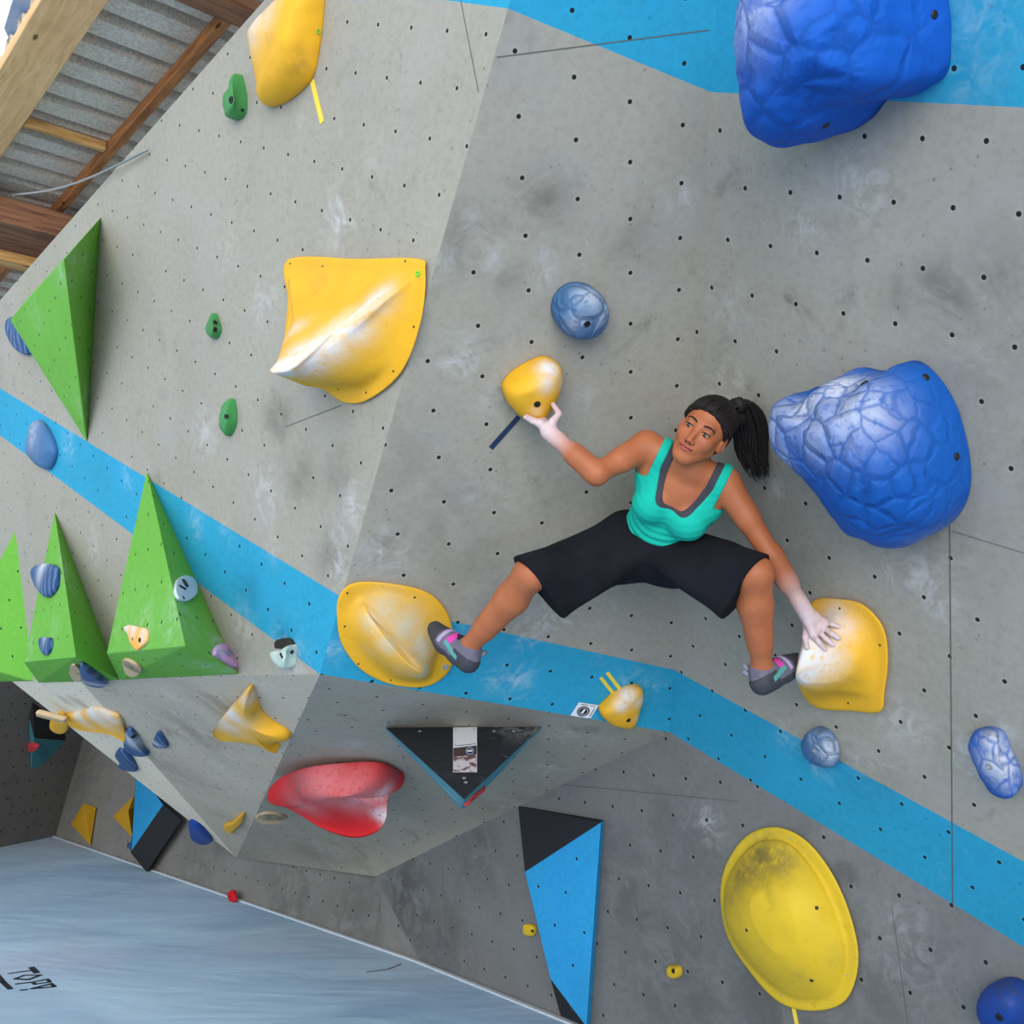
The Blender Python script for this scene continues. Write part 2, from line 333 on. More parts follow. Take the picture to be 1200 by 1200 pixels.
wall('wall_far_left', WFL, [([F0, F0 + dFL * 5, F0 + dFL * 5 + upBL * 3, F0 + upBL * 3], 0)], axes(WFL, along=Fa - F0), F0, [panel_mat('grey_plywood_far', srgb(104, 102, 100), ((.2, 0), (.1, -.165)), smudge=.7, hole=.012)], step=.2)
# mat floor
gm = G('blue_grey_mat'); o_ = gm.obj()
wr = gm.noise(gm.map(o_, (1.0, 1.5, 1)), .8, 4, .5, .8); wf = gm.noise(o_, 30, 3)
cr = gm.noise(gm.map(o_, (1.0, 2.2, 1)), 1.4, 3, .45, 1.5)
cm_ = gm.mix(gm.ramp(wr, .3, .7), srgb(182, 210, 232), srgb(156, 186, 214))
cm_ = gm.mix(gm.math('MULTIPLY', gm.ramp(gm.noise(o_, .55, 3), .45, .7), .5), cm_, srgb(190, 194, 212))
cm_ = gm.mix(gm.math('MULTIPLY', wf, .15), cm_, srgb(180, 190, 200))
FLM = gm.done(cm_, .8, gm.bump(gm.math('ADD', cr, gm.math('MULTIPLY', wr, .6)), .22, .05), .2)
fl = link('floor', mesh([(-22, -9, 0), (9, -9, 0), (9, 16, 0), (-22, 16, 0)], [(0, 1, 2, 3)]), [FLM]); tag(fl, kind='structure')
# added pale strip: paints the edge highlight where the mat meets the wall
STR = plain('mat_edge_highlight', srgb(196, 204, 212), .7)
for nm, a, b in (('trim_1', F0, F1w), ('trim_2', F1w, FR)):
    d = unit(b - a); q = np.cross(V3(0, 0, 1), d); q = q if np.dot(q, CAM - a) > 0 else -q
    vs, fs = box_mesh((a + b) / 2 + q * .028 + V3(0, 0, .005), d * np.linalg.norm(b - a) / 2, q * .014, V3(0, 0, .005))
    tag(link(nm, mesh(vs, fs), [STR]), kind='structure')
def floor_strip(bm, pts, w):               # drawn stroke lying on the mat
    P = [hit(FLOOR, *p) for p in pts]
    for a, b in zip(P, P[1:]):
        d = unit(b - a); q = np.cross(V3(0, 0, 1), d) * w / 2; z = V3(0, 0, .002)
        vs = [bm.verts.new(Vector(x + y + k)) for k in (z * .2, z) for x, y in ((a - d * w * .3, -q), (b + d * w * .3, -q), (b + d * w * .3, q), (a - d * w * .3, q))]
        for f in ((4, 5, 6, 7), (0, 1, 5, 4), (1, 2, 6, 5), (2, 3, 7, 6), (3, 0, 4, 7), (3, 2, 1, 0)): bm.faces.new([vs[i] for i in f])
bm = bmesh.new()
for st, w in (([(11, 1141), (24, 1139), (37, 1137.6)], .018), ([(37, 1134), (43, 1140)], .035), ([(17.5, 1147.3), (28, 1143.2), (47.5, 1143)], .018), ([(17.5, 1147.3), (33.5, 1148.2), (47.5, 1143)], .022),
              ([(19, 1153.4), (38, 1151.2), (55.5, 1147.8), (58.5, 1151), (41, 1153.6), (38, 1151.2)], .02), ([(37.5, 1158.7), (60, 1153), (64, 1156.4), (48, 1158), (37.5, 1158.7)], .022),
              ([(24.5, 1160.5), (31.5, 1160)], .02), ([(-4, 1142), (4, 1151.5), (12, 1159)], .03)):
    floor_strip(bm, st, w)
me = bpy.data.meshes.new('x'); bm.to_mesh(me); bm.free()
INK = plain('black_print', (.015, .018, .022), .7)
tag(link('mat_lettering', me, [INK], None, hit(FLOOR, 35, 1150)), 'black hand-drawn capital letters printed on the blue-grey mat', 'lettering')
bm = bmesh.new(); floor_strip(bm, [(430, 1139.5), (455, 1136), (470, 1130)], .012)
me = bpy.data.meshes.new('x'); bm.to_mesh(me); bm.free()
tag(link('trim_3', me, [SEAM], None), kind='structure')
# ------------------------------------------------------------------ roof
gr = G('galvanised_sheet'); o_ = gr.obj()
cs = gr.mix(gr.ramp(gr.noise(o_, 70, 4, .7), .35, .7), srgb(222, 206, 188), srgb(182, 168, 152))
ROOFM = gr.done(cs, .65, None, .3)
ZR = 4.62; per = .212; prof = [(0, 0), (.128, 0), (.134, .11), (.206, .11)]
S0, S1, W0, W1 = 2.5, 13.0, 1.06, 6.5
pts = []
k = S0
ph = 4.545
s = ph - math.ceil((ph - S0) / per) * per
while s < S1:
    for a, z in prof: pts.append((s + a, ZR + z))
    s += per
vs = [PD * a + PW * W0 + V3(0, 0, z) for a, z in pts] + [PD * a + PW * W1 + V3(0, 0, z) for a, z in pts]
n_ = len(pts)
ce = link('ceiling', mesh(vs, [(i, i + 1, n_ + i + 1, n_ + i) for i in range(n_ - 1)]), [ROOFM]); tag(ce, kind='structure')
sm = ce.modifiers.new('thickness', 'SOLIDIFY'); sm.thickness = .003; sm.offset = 1
WPALE = wood_mat('pale_pine', srgb(232, 184, 132), srgb(208, 156, 106), PD)
WORANGE = wood_mat('orange_pine', srgb(182, 118, 66), srgb(120, 72, 40), PD)
WDARK = wood_mat('weathered_pine_across', srgb(150, 104, 74), srgb(98, 66, 50), PW)
WPALE2 = wood_mat('fresh_pine_across', srgb(222, 176, 112), srgb(178, 122, 66), PW)
def beam(name, s0, s1, w0, w1, z0, z1, mat, label, group=None, along=PD):
    c = PD * (s0 + s1) / 2 + PW * (w0 + w1) / 2 + V3(0, 0, (z0 + z1) / 2)
    vs, fs = box_mesh(c, PD * (s1 - s0) / 2, PW * (w1 - w0) / 2, V3(0, 0, (z1 - z0) / 2))
    o = link(name, mesh(vs, fs), [mat], None, c); b = o.modifiers.new('worn_edges', 'BEVEL'); b.width = .006; b.segments = 2
    return tag(o, label, 'beam', group)
beam('eave_beam', 2.6, 12.5, 1.035, 1.265, 4.55, ZR - .004, WPALE, 'broad pale wooden eave beam at the top left, with nails and knots')
PR = ZR - .004
beam('roof_purlin', 4.08, 12, 1.698, 1.748, 4.55, PR, WORANGE, 'orange-brown roof purlin running parallel to the wall top, beyond the eave beam')
beam('roof_rafter', 5.59, 5.63, 1.27, 1.695, 4.555, PR - .01, WPALE2, 'thin pale rafter between eave beam and purlin, above the steel cable')
beam('roof_rafter', 3.95, 4.075, 1.27, 2.9, 4.53, PR - .01, WDARK, 'brown rafter at the top edge behind the topmost yellow hold')
beam('roof_joist', 6.42, 6.85, 1.18, 2.9, 4.34, 4.5, WDARK, 'heavy dark brown joist at the left edge, just below the steel cable')
beam('roof_joist', 6.86, 6.98, 1.18, 2.9, 4.28, 4.40, WPALE2, 'pale yellow board under the heavy dark joist at the left edge')
# thin wire stay
def tube(pts, rad, seg=8, closed=False):
    pts = [np.asarray(p, float) for p in pts]; vs = []; fs = []; n = len(pts)
    rad = rad if hasattr(rad, '__len__') else [rad] * n
    prev = None
    for i, p in enumerate(pts):
        t = unit(pts[min(i + 1, n - 1)] - pts[max(i - 1, 0)])
        if prev is None: a = unit(np.cross(t, V3(.3, .2, 1) if abs(t[2]) < .9 else V3(1, 0, 0)))
        else: a = unit(prev - t * np.dot(prev, t))
        prev = a; b = np.cross(t, a)
        for j in range(seg):
            w = 2 * math.pi * j / seg; vs.append(p + (a * math.cos(w) + b * math.sin(w)) * rad[i])
    for i in range(n - 1):
        for j in range(seg):
            fs.append((i * seg + j, i * seg + (j + 1) % seg, (i + 1) * seg + (j + 1) % seg, (i + 1) * seg + j))
    fs.append(tuple(range(seg - 1, -1, -1))); fs.append(tuple((n - 1) * seg + j for j in range(seg)))
    return vs, fs
STEEL = plain('steel', srgb(150, 152, 156), .35, .3, 60, .5, .8)
zc = (V3(0, 0, -1), V3(0, 0, 4.33)); ca = hit(zc, 15, 228); cb = hit(WL, 172, 176, .02)
vs, fs = tube([ca + (cb - ca) * t - V3(0, 0, .05 * math.sin(math.pi * t)) for t in np.linspace(0, 1, 14)], .006, 6)
tag(link('steel_cable', mesh(vs, fs, True), [STEEL], None, ca), 'thin grey steel cable slung from the dark joist to the top of the left wall', 'cable')
gp = G('milky_plastic'); gp.done(gp.mix(gp.noise(gp.map(gp.obj(), (1, 8, 1)), 3, 4), srgb(170, 195, 222), srgb(120, 150, 190)), .3, None, .5)
pl5 = (V3(0, 0, -1), V3(0, 0, 4.75)); q = [hit(pl5, *p) for p in ((5, 33), (13, 52), (60, -10), (60, -60), (18, -10))]
tag(link('plastic_sheet', mesh([p + V3(0, 0, z) for z in (0, .004) for p in q], [(0, 1, 2, 3, 4), (9, 8, 7, 6, 5)] + [(i, (i + 1) % 5, 5 + (i + 1) % 5, 5 + i) for i in range(5)]), [gp.m], None, q[0]),
    'pale blue plastic sheet sticking out beyond the eave beam against the sky', 'plastic sheet')
# ------------------------------------------------------------------ hold builders
def cr(p0, p1, p2, p3, t):
    return .5 * ((2 * p1) + (p2 - p0) * t + (2 * p0 - 5 * p1 + 4 * p2 - p3) * t * t + (3 * p1 - p0 - 3 * p2 + p3) * t ** 3)
def closed(P, N, sharp=False):
    P = np.asarray(P, float); n = len(P); out = []
    for k in range(N):
        s = k * n / N; i = int(s); t = s - i
        out.append(P[i] * (1 - t) + P[(i + 1) % n] * t if sharp else cr(P[i - 1], P[i], P[(i + 1) % n], P[(i + 2) % n], t))
    return np.array(out)
def rings(loops, sub):
    L = loops; out = []
    for i in range(len(L) - 1):
        p0 = L[i - 1] if i else 2 * L[0] - L[1]; p3 = L[i + 2] if i + 2 < len(L) else 2 * L[-1] - L[-2]
        for k in range(sub): out.append(cr(p0, L[i], L[i + 1], p3, k / sub))
    out.append(L[-1]); return out
HOLD_BVH = {}
def stitch(R_, cap=True):
    N = len(R_[0]); vs = [p for r in R_ for p in r]; fs = []
    for i in range(len(R_) - 1):
        for j in range(N): fs.append((i * N + j, i * N + (j + 1) % N, (i + 1) * N + (j + 1) % N, (i + 1) * N + j))
    m = (len(R_) - 1) * N; vs.append(R_[-1].mean(0)); c = len(vs) - 1
    for j in range(N): fs.append((m + j, m + (j + 1) % N, c))
    fs.append(tuple(range(N - 1, -1, -1)))
    return vs, fs
def finish(name, pl, vs, fs, mat, parent, chalk, dirt, scale, rough, origin=None, smooth=True, key=None):
    me = mesh(vs, fs, smooth)
    if rough:                              # uneven moulded surface
        amp, fr = rough; X = coords(me); n = pl[0]
        nn = np.empty(len(me.vertices) * 3, 'f'); me.vertices.foreach_get('normal', nn); nn = nn.reshape(-1, 3)
        H = (X - pl[1]) @ n
        D = np.array([noise.noise(Vector(p * fr)) * .6 + abs(noise.noise(Vector(p * fr * 2.1 + 7))) * .5 for p in X]) * amp * np.clip(H / .02, 0, 1)
        X = X + nn * D[:, None]; me.vertices.foreach_set('co', X.astype('f').ravel()); me.update()
    X = coords(me)
    bv = BVHTree.FromPolygons([Vector(p) for p in X], [tuple(p.vertices) for p in me.polygons])
    fattr(me, 'chalk', blobs(X, chalk)); fattr(me, 'dirt', blobs(X, dirt)); fattr(me, 'scale', blobs(X, scale) if scale else np.zeros(len(X)))
    if origin is None:
        c = X.mean(0); origin = c - pl[0] * np.dot(c - pl[1], pl[0])
    o = link(name, me, [mat], parent, origin)
    HOLD_BVH[o.name] = bv
    return o
def surf(o, x, y):                         # where a sight line meets a hold
    d = ray(x, y); h = HOLD_BVH[o.name].ray_cast(Vector(CAM), Vector(unit(d)))
    if h[0] is None:
        h = HOLD_BVH[o.name].find_nearest(Vector(at(x, y, 3.6)))
    return np.array(h[0]), np.array(h[1])
def px3(pl, L): return np.array([hit(pl, *p) for p in L])
def ST(pl, lst): return [(hit(pl, *c[:3]), c[3], c[4]) for c in lst]
def loft(name, pl, loops, mat, parent=None, N=72, sub=6, sharp=False, chalk=(), dirt=(), scale=(), rough=None, smooth=True):
    L = [closed(px3(pl, l), N, sharp) for l in loops]
    vs, fs = stitch(rings(L, sub)); return finish(name, pl, vs, fs, mat, parent, ST(pl, chalk), ST(pl, dirt), ST(pl, scale), rough, smooth=smooth)
def dome(name, pl, sil, apex, mat, parent=None, N=64, K=12, p=1.0, lip=.012, sharp=False, chalk=(), dirt=(), scale=(), rough=None, flat=0.0, smooth=True, inset=.985, raw=False):
    """blob on a wall: sil = outline as seen, with the height of each point above the wall; apex = highest point"""
    n = pl[0]; sil = [(s + (0,))[:3] for s in sil]
    if not raw:                            # seen at a grazing angle a hold needs little height to fill its outline
        k_ = min(1.0, max(.3, abs(np.dot(unit(ray(*apex[:2])), n)) / .75))
        sil = [(x, y, h * k_ * k_) for x, y, h in sil]; apex = (apex[0], apex[1], apex[2] * k_)
        chalk = [(x, y, h * k_ * k_, r, w) for x, y, h, r, w in chalk]; dirt = [(x, y, h * k_ * k_, r, w) for x, y, h, r, w in dirt]
    S = closed(px3(pl, sil), N, sharp); A = hit(pl, *apex)
    hS = (S - pl[1]) @ n; base = S - n * hS[:, None]; cb_ = base.mean(0); base = cb_ + (base - cb_) * inset
    R_ = [base]
    for k in (1, 2): R_.append(base + (S + n * lip * .6 - base) * (k / 3))
    S = S + n * (lip * (hS < lip))[:, None]
    HA = np.dot(A - pl[1], n); Af = A - n * HA; hS = (S - pl[1]) @ n; Sf = S - n * hS[:, None]
    for k in range(K):
        f = math.pi / 2 * k / K; lat = (1 - math.cos(f)) * (1 - flat); g = math.sin(f) ** p
        R_.append(Sf + (Af - Sf) * lat + n * (hS + (HA - hS) * g)[:, None])
    if flat: R_.append(Sf + (Af - Sf) * (1 - flat) + n * HA)
    vs, fs = stitch(R_); return finish(name, pl, vs, fs, mat, parent, ST(pl, chalk), ST(pl, dirt), ST(pl, scale), rough, smooth=smooth)
def hull(name, pl, pts, mats, pick=None, parent=None, bev=.004, chalk=(), dirt=(), curve=0):
    """box-built volume: flat faces between the given points (pixel, pixel, height); pick(normal, centre) gives the face colour"""
    P = px3(pl, [(q + (0,))[:3] for q in pts]); bm = bmesh.new()
    vv = [bm.verts.new(Vector(p)) for p in P]
    r = bmesh.ops.convex_hull(bm, input=vv)
    bmesh.ops.delete(bm, geom=[e for e in r['geom_interior'] if isinstance(e, bmesh.types.BMVert)], context='VERTS')
    bmesh.ops.dissolve_limit(bm, angle_limit=.03, verts=bm.verts[:], edges=bm.edges[:])
    bmesh.ops.recalc_face_normals(bm, faces=bm.faces[:])
    if pick:
        for f in bm.faces: f.material_index = pick(np.array(f.normal), np.array(f.calc_center_median()))
    bmesh.ops.triangulate(bm, faces=bm.faces[:]); bmesh.ops.subdivide_edges(bm, edges=bm.edges[:], cuts=9, use_grid_fill=True)
    me = bpy.data.meshes.new(name); bm.to_mesh(me); bm.free(); X = coords(me)
    fattr(me, 'chalk', blobs(X, ST(pl, chalk))); fattr(me, 'dirt', blobs(X, ST(pl, dirt)))
    uvl = me.uv_layers.new(name='metric'); a0 = P.mean(0)
    for poly in me.polygons:
        nn = np.array(poly.normal); d = np.cross(V3(0, 0, 1), nn); d = unit(d) if np.linalg.norm(d) > .05 else V3(1, 0, 0); e = np.cross(nn, d)
        for li in poly.loop_indices:
            q = X[me.loops[li].vertex_index] - a0; uvl.data[li].uv = (q @ d, q @ e)
    org = a0 - pl[0] * np.dot(a0 - pl[1], pl[0])
    bv = BVHTree.FromPolygons([Vector(p) for p in X], [tuple(p.vertices) for p in me.polygons])
    o = link(name, me, mats, parent, org); HOLD_BVH[o.name] = bv
    if bev:
        w = o.modifiers.new('rounded_edges', 'BEVEL'); w.width = bev; w.segments = 2; w.limit_method = 'ANGLE'; w.angle_limit = .2
    return o
BOLT = plain('black_bolt', (.03, .03, .032), .4, .3, 80, .5, .6); BOLTS = plain('bare_bolt', srgb(190, 192, 195), .35, .2, 80, .5, .7)
def bolt(parent, host, x, y, r, mat=BOLT, name='bolt', hollow=True):
    p, n = surf(host, x, y); n = n if np.dot(n, CAM - p) > 0 else -n
    a = unit(np.cross(n, V3(.2, .3, 1))); b = np.cross(n, a); vs = []; fs = []; k = 14
    prof_ = [(1.0, -.4), (1.0, .25), (.82, .32), (.55, .3), (.5, .02), (.0, .02)] if hollow else [(1.0, -.4), (1.0, .2), (.8, .35), (0, .4)]
    for rr, h in prof_:
        for j in range(k):
            w = 2 * math.pi * j / k; vs.append(p + (a * math.cos(w) + b * math.sin(w)) * r * max(rr, .02) + n * r * h)
    m = len(prof_)
    for i in range(m - 1):
        for j in range(k): fs.append((i * k + j, i * k + (j + 1) % k, (i + 1) * k + (j + 1) % k, (i + 1) * k + j))
    fs.append(tuple(range(k - 1, -1, -1))); fs.append(tuple((m - 1) * k + j for j in range(k)))
    return link(name, mesh(vs, fs, False), [mat], parent, p)
def strip(name, pl, a, b, w, mat, label, cat='tape', group=None, h=.0016):
    A = hit(pl, *a); B = hit(pl, *b); d = B - A; q = unit(np.cross(pl[0], d))
    vs, fs = box_mesh((A + B) / 2 + pl[0] * h, d / 2, q * w / 2, pl[0] * h * .9)
    return tag(link(name, mesh(vs, fs), [mat], None, (A + B) / 2), label, cat, group)
YEL = srgb(224, 168, 38); YELO = srgb(240, 172, 30); BLU = srgb(14, 84, 166); NAVY = srgb(36, 70, 118)
mY = resin_mat('yellow_resin', YEL, .55); mY2 = resin_mat('lemon_resin', srgb(212, 178, 42), .55)
mBL = resin_mat('blue_scaled_resin', BLU, .7, scales=13); mBR = resin_mat('blue_wrinkled_resin', srgb(14, 84, 176), .75, scales=9)
mNV = resin_mat('slate_blue_resin', srgb(62, 104, 148), .5, scales=14); mNW = resin_mat('slate_blue_ribbed_resin', NAVY, .6, wave=7)
mYF = resin_mat('yellow_foot_resin', YEL, .6, chalkcol=srgb(196, 190, 168)); mGRN = resin_mat('green_resin', srgb(66, 138, 76), .5); mRED = resin_mat('red_resin', srgb(190, 26, 32), .6)
mWH = resin_mat('chalky_white_resin', srgb(186, 198, 205), .6); mMINT = resin_mat('mint_resin', srgb(196, 214, 200), .6)
mPINK = resin_mat('pink_resin', srgb(196, 150, 196), .6, wave=10, chalkcol=srgb(222, 205, 226)); mBEI = resin_mat('beige_resin', srgb(205, 178, 140), .6)
mORG = resin_mat('orange_resin', srgb(240, 170, 60), .6); mBLK = resin_mat('worn_black_resin', srgb(46, 42, 38), .6)
# ------------------------------------------------------------------ yellow holds
# big sail-shaped hold, upper left
Y = WL
o1 = loft('climbing_hold', Y, [
    [(338, 305, 0), (420, 304.5, 0), (488, 304, 0), (498, 318, 0), (493, 375, 0), (470, 435, 0), (430, 468, 0), (402, 470, 0), (380, 455, 0), (372, 440, 0), (362, 400, 0), (345, 350, 0)],
    [(338, 305, .016), (420, 304.5, .016), (488, 304, .016), (498, 318, .016), (493, 375, .016), (470, 435, .016), (430, 468, .016), (402, 470, .016), (378, 456, .02), (352, 446, .1), (338, 395, .10), (337, 350, .04)],
    [(343, 318, .022), (420, 319, .022), (481, 317, .022), (488, 324, .022), (483, 375, .022), (458, 428, .024), (428, 452, .024), (404, 454, .03), (370, 450, .08), (330, 440, .22), (331, 408, .20), (342, 350, .07)],
    [(345, 330, .045), (420, 330, .04), (474, 323, .03), (483, 328, .03), (472, 375, .035), (440, 425, .06), (410, 444, .10), (385, 447, .15), (348, 444, .25), (318, 436, .36), (326, 420, .30), (342, 370, .12)],
    [(356, 350, .08), (420, 340, .06), (465, 330, .045), (474, 334, .05), (445, 372, .09), (410, 405, .15), (385, 422, .20), (362, 430, .26), (340, 437, .32), (319, 434, .365), (330, 418, .31), (345, 385, .2)],
    [(390, 370, .15), (420, 358, .11), (450, 342, .075), (458, 345, .08), (430, 372, .13), (405, 393, .17), (385, 408, .21), (365, 419, .26), (345, 430, .32), (330, 430, .34), (345, 415, .29), (365, 395, .22)]],
    mY, sub=5, chalk=[(440, 345, .1, .055, .9), (412, 380, .15, .06, 1), (385, 402, .2, .06, 1), (360, 418, .26, .07, 1), (335, 430, .33, .06, 1), (345, 385, .2, .05, .45)], dirt=[(370, 325, .05, .05, .3)])
tag(o1, 'large yellow sail-shaped hold with a chalk-white ridge on the left wall', 'climbing hold')
bolt(o1, o1, 490, 321, .010, plain('green_plug', srgb(120, 200, 60), .5), 'bolt_plug')
for x, y in ((340, 309), (378, 312), (475, 306), (485, 383), (461, 435), (429, 460), (396, 456)): bolt(o1, o1, x, y, .004, BOLT, 'screw', False)
# topmost yellow hold
o2 = dome('climbing_hold', WL, [(322, 10, .1), (350, -12, .04), (379, -10, 0), (380, 20, 0), (375, 60, 0), (367, 92, 0), (345, 115, 0), (325, 125, 0), (315, 121, .02), (308, 95, .06), (298, 55, .12), (297, 36, .15)], (330, 45, .2),
          mY, p=.9, chalk=[(308, 32, .18, .08, .8), (325, 20, .18, .07, .6), (300, 60, .14, .05, .5)], dirt=[(330, 50, .2, .035, .8), (345, 60, .19, .03, .6), (350, 75, .15, .04, .4)], rough=(.012, 5))
tag(o2, 'tall yellow hold at the top of the left wall, under the roof', 'climbing hold')
bolt(o2, o2, 373, 37, .009, plain('green_plug_ring', srgb(150, 180, 60), .5), 'bolt_plug')
mTY = plain('yellow_tape', srgb(232, 206, 70), .6); mTB = plain('navy_tape', srgb(34, 50, 84), .6)
strip('tape_strip', WL, (366, 95), (378, 144), .022, mTY, 'yellow tape strip hanging below the topmost yellow hold')
# pinch held by the left hand in the picture
o3 = dome('climbing_hold', WM, [(623, 424, .02), (640, 420, .03), (655, 427, .03), (657, 445, .03), (650, 468, .05), (640, 486, .06), (628, 495, .06), (612, 487, .04), (596, 472, .03), (590, 455, .03), (598, 440, .02), (610, 431, .02)], (628, 458, .12),
          mY, p=.8, chalk=[(643, 432, .08, .035, 1), (640, 450, .11, .03, .7), (650, 445, .06, .03, .9), (628, 480, .1, .02, .4)], dirt=[(640, 490, .05, .012, .6)], rough=(.006, 12))
tag(o3, 'small egg-shaped yellow hold with chalk-white tip, gripped by the woman', 'climbing hold')
bolt(o3, o3, 629.5, 473.5, .0115)
strip('tape_strip', WM, (575, 525), (608, 488), .018, mTB, 'navy tape strip below the yellow hold the woman grips')
# foot hold: ridge on a rounded flange
o4 = loft('climbing_hold', WM, [
    [(398, 700, 0), (415, 684, 0), (455, 684, 0), (500, 695, 0), (524, 720, 0), (531, 755, 0), (526, 785, 0), (500, 804, 0), (460, 802, 0), (425, 785, 0), (402, 755, 0), (396, 725, 0)],
    [(398, 700, .018), (415, 684, .018), (455, 684, .018), (500, 695, .018), (524, 720, .018), (531, 755, .018), (526, 785, .018), (500, 804, .018), (460, 802, .018), (425, 785, .018), (402, 755, .018), (396, 725, .018)],
    [(412, 706, .024), (424, 694, .024), (455, 694, .024), (490, 706, .024), (512, 728, .024), (517, 757, .024), (511, 778, .024), (500, 797, .03), (466, 796, .03), (440, 780, .03), (417, 752, .03), (409, 728, .03)],
    [(420, 705, .035), (428, 700, .03), (455, 701, .035), (484, 714, .035), (506, 738, .035), (510, 760, .04), (506, 775, .06), (498, 793, .11), (475, 788, .13), (448, 768, .12), (430, 742, .09), (422, 716, .05)],
    [(425, 708, .05), (436, 712, .05), (455, 720, .055), (475, 732, .06), (490, 750, .065), (496, 765, .08), (497, 776, .11), (493, 788, .16), (474, 776, .16), (452, 752, .14), (436, 730, .10), (428, 714, .06)],
    [(436, 722, .07), (440, 722, .07), (452, 732, .08), (464, 742, .09), (475, 754, .10), (482, 764, .115), (486, 772, .135), (484, 778, .15), (474, 770, .15), (458, 752, .135), (446, 736, .11), (438, 726, .08)]],
    mYF, sub=5, chalk=[(450, 715, .04, .07, .8), (475, 735, .07, .08, .9), (490, 760, .08, .08, .95), (497, 785, .12, .05, .9), (455, 755, .14, .05, .75), (436, 728, .09, .05, .7), (440, 760, .06, .05, .25)])
tag(o4, 'round yellow flanged hold with chalky hollow, foothold on the blue stripe at left', 'climbing hold')
bolt(o4, o4, 522, 781.5, .012, BOLTS)
for x, y in ((404, 734), (420, 778), (458, 797), (407, 695), (486, 700), (528, 760)): bolt(o4, o4, x, y, .004, BOLT, 'screw', False)
# hand-and-foot hold on the right wall
o5 = loft('climbing_hold', WR, [
    [(958, 704, 0), (985, 703, 0), (1012, 710, 0), (1034, 735, 0), (1040, 770, 0), (1036, 810, 0), (1030, 833, 0), (995, 832, 0), (968, 830, 0), (955, 818, 0), (956, 790, 0), (955, 740, 0)],
    [(951, 706, .02), (985, 703, .02), (1012, 710, .02), (1034, 735, .02), (1040, 770, .02), (1036, 810, .02), (1030, 833, .02), (995, 832, .02), (960, 830, .03), (944, 818, .06), (940, 790, .10), (946, 740, .06)],
    [(954, 716, .04), (985, 714, .03), (1008, 722, .028), (1024, 742, .026), (1029, 772, .026), (1026, 800, .026), (1018, 815, .028), (990, 816, .035), (958, 818, .07), (938, 808, .15), (934, 782, .18), (944, 738, .11)],
    [(958, 728, .07), (980, 724, .06), (1000, 734, .05), (1014, 752, .045), (1018, 775, .045), (1014, 795, .05), (1000, 806, .06), (975, 809, .10), (950, 808, .16), (934, 797, .21), (934, 782, .22), (946, 742, .15)],
    [(962, 744, .11), (976, 740, .10), (990, 750, .09), (1000, 764, .085), (1002, 776, .09), (996, 788, .10), (982, 796, .12), (962, 800, .16), (945, 799, .20), (937, 793, .22), (938, 782, .22), (950, 756, .17)]],
    mY, sub=5, chalk=[(945, 770, .2, .075, 1), (955, 785, .19, .07, 1), (948, 748, .15, .06, 1), (965, 765, .14, .06, .9), (972, 725, .07, .06, .8), (985, 735, .07, .05, .6), (940, 795, .21, .05, 1), (968, 785, .14, .05, .5)])
tag(o5, 'yellow hold with chalk-white left side under the woman\'s spread hand', 'climbing hold')
for x, y in ((984, 713), (1031, 756), (994, 824)): bolt(o5, o5, x, y, .004, BOLT, 'screw', False)
# small chalky hold by the lip, with two tapes and a sticker
o6 = dome('climbing_hold', WM, [(718, 813, .01), (735, 804, .01), (748, 803, .01), (753, 812, .02), (750, 830, .03), (741, 851, .03), (722, 850, .03), (708, 842, .02), (702, 832, .02), (706, 824, .01)], (728, 832, .075),
          mY, p=.8, chalk=[(735, 815, .05, .035, 1), (728, 826, .07, .03, .85), (745, 820, .04, .03, 1), (742, 838, .04, .02, .8)], rough=(.004, 20))
tag(o6, 'small yellow hold covered in chalk on the blue stripe, beside the sticker', 'climbing hold')
bolt(o6, o6, 736.5, 844, .010)
strip('tape_strip', WM, (704, 794), (719, 813), .014, mTY, 'lower-left of the two yellow tape strips over the small chalky hold', group=None)
strip('tape_strip', WM, (711.5, 788), (727.5, 809), .015, mTY, 'upper-right of the two yellow tape strips over the small chalky hold')
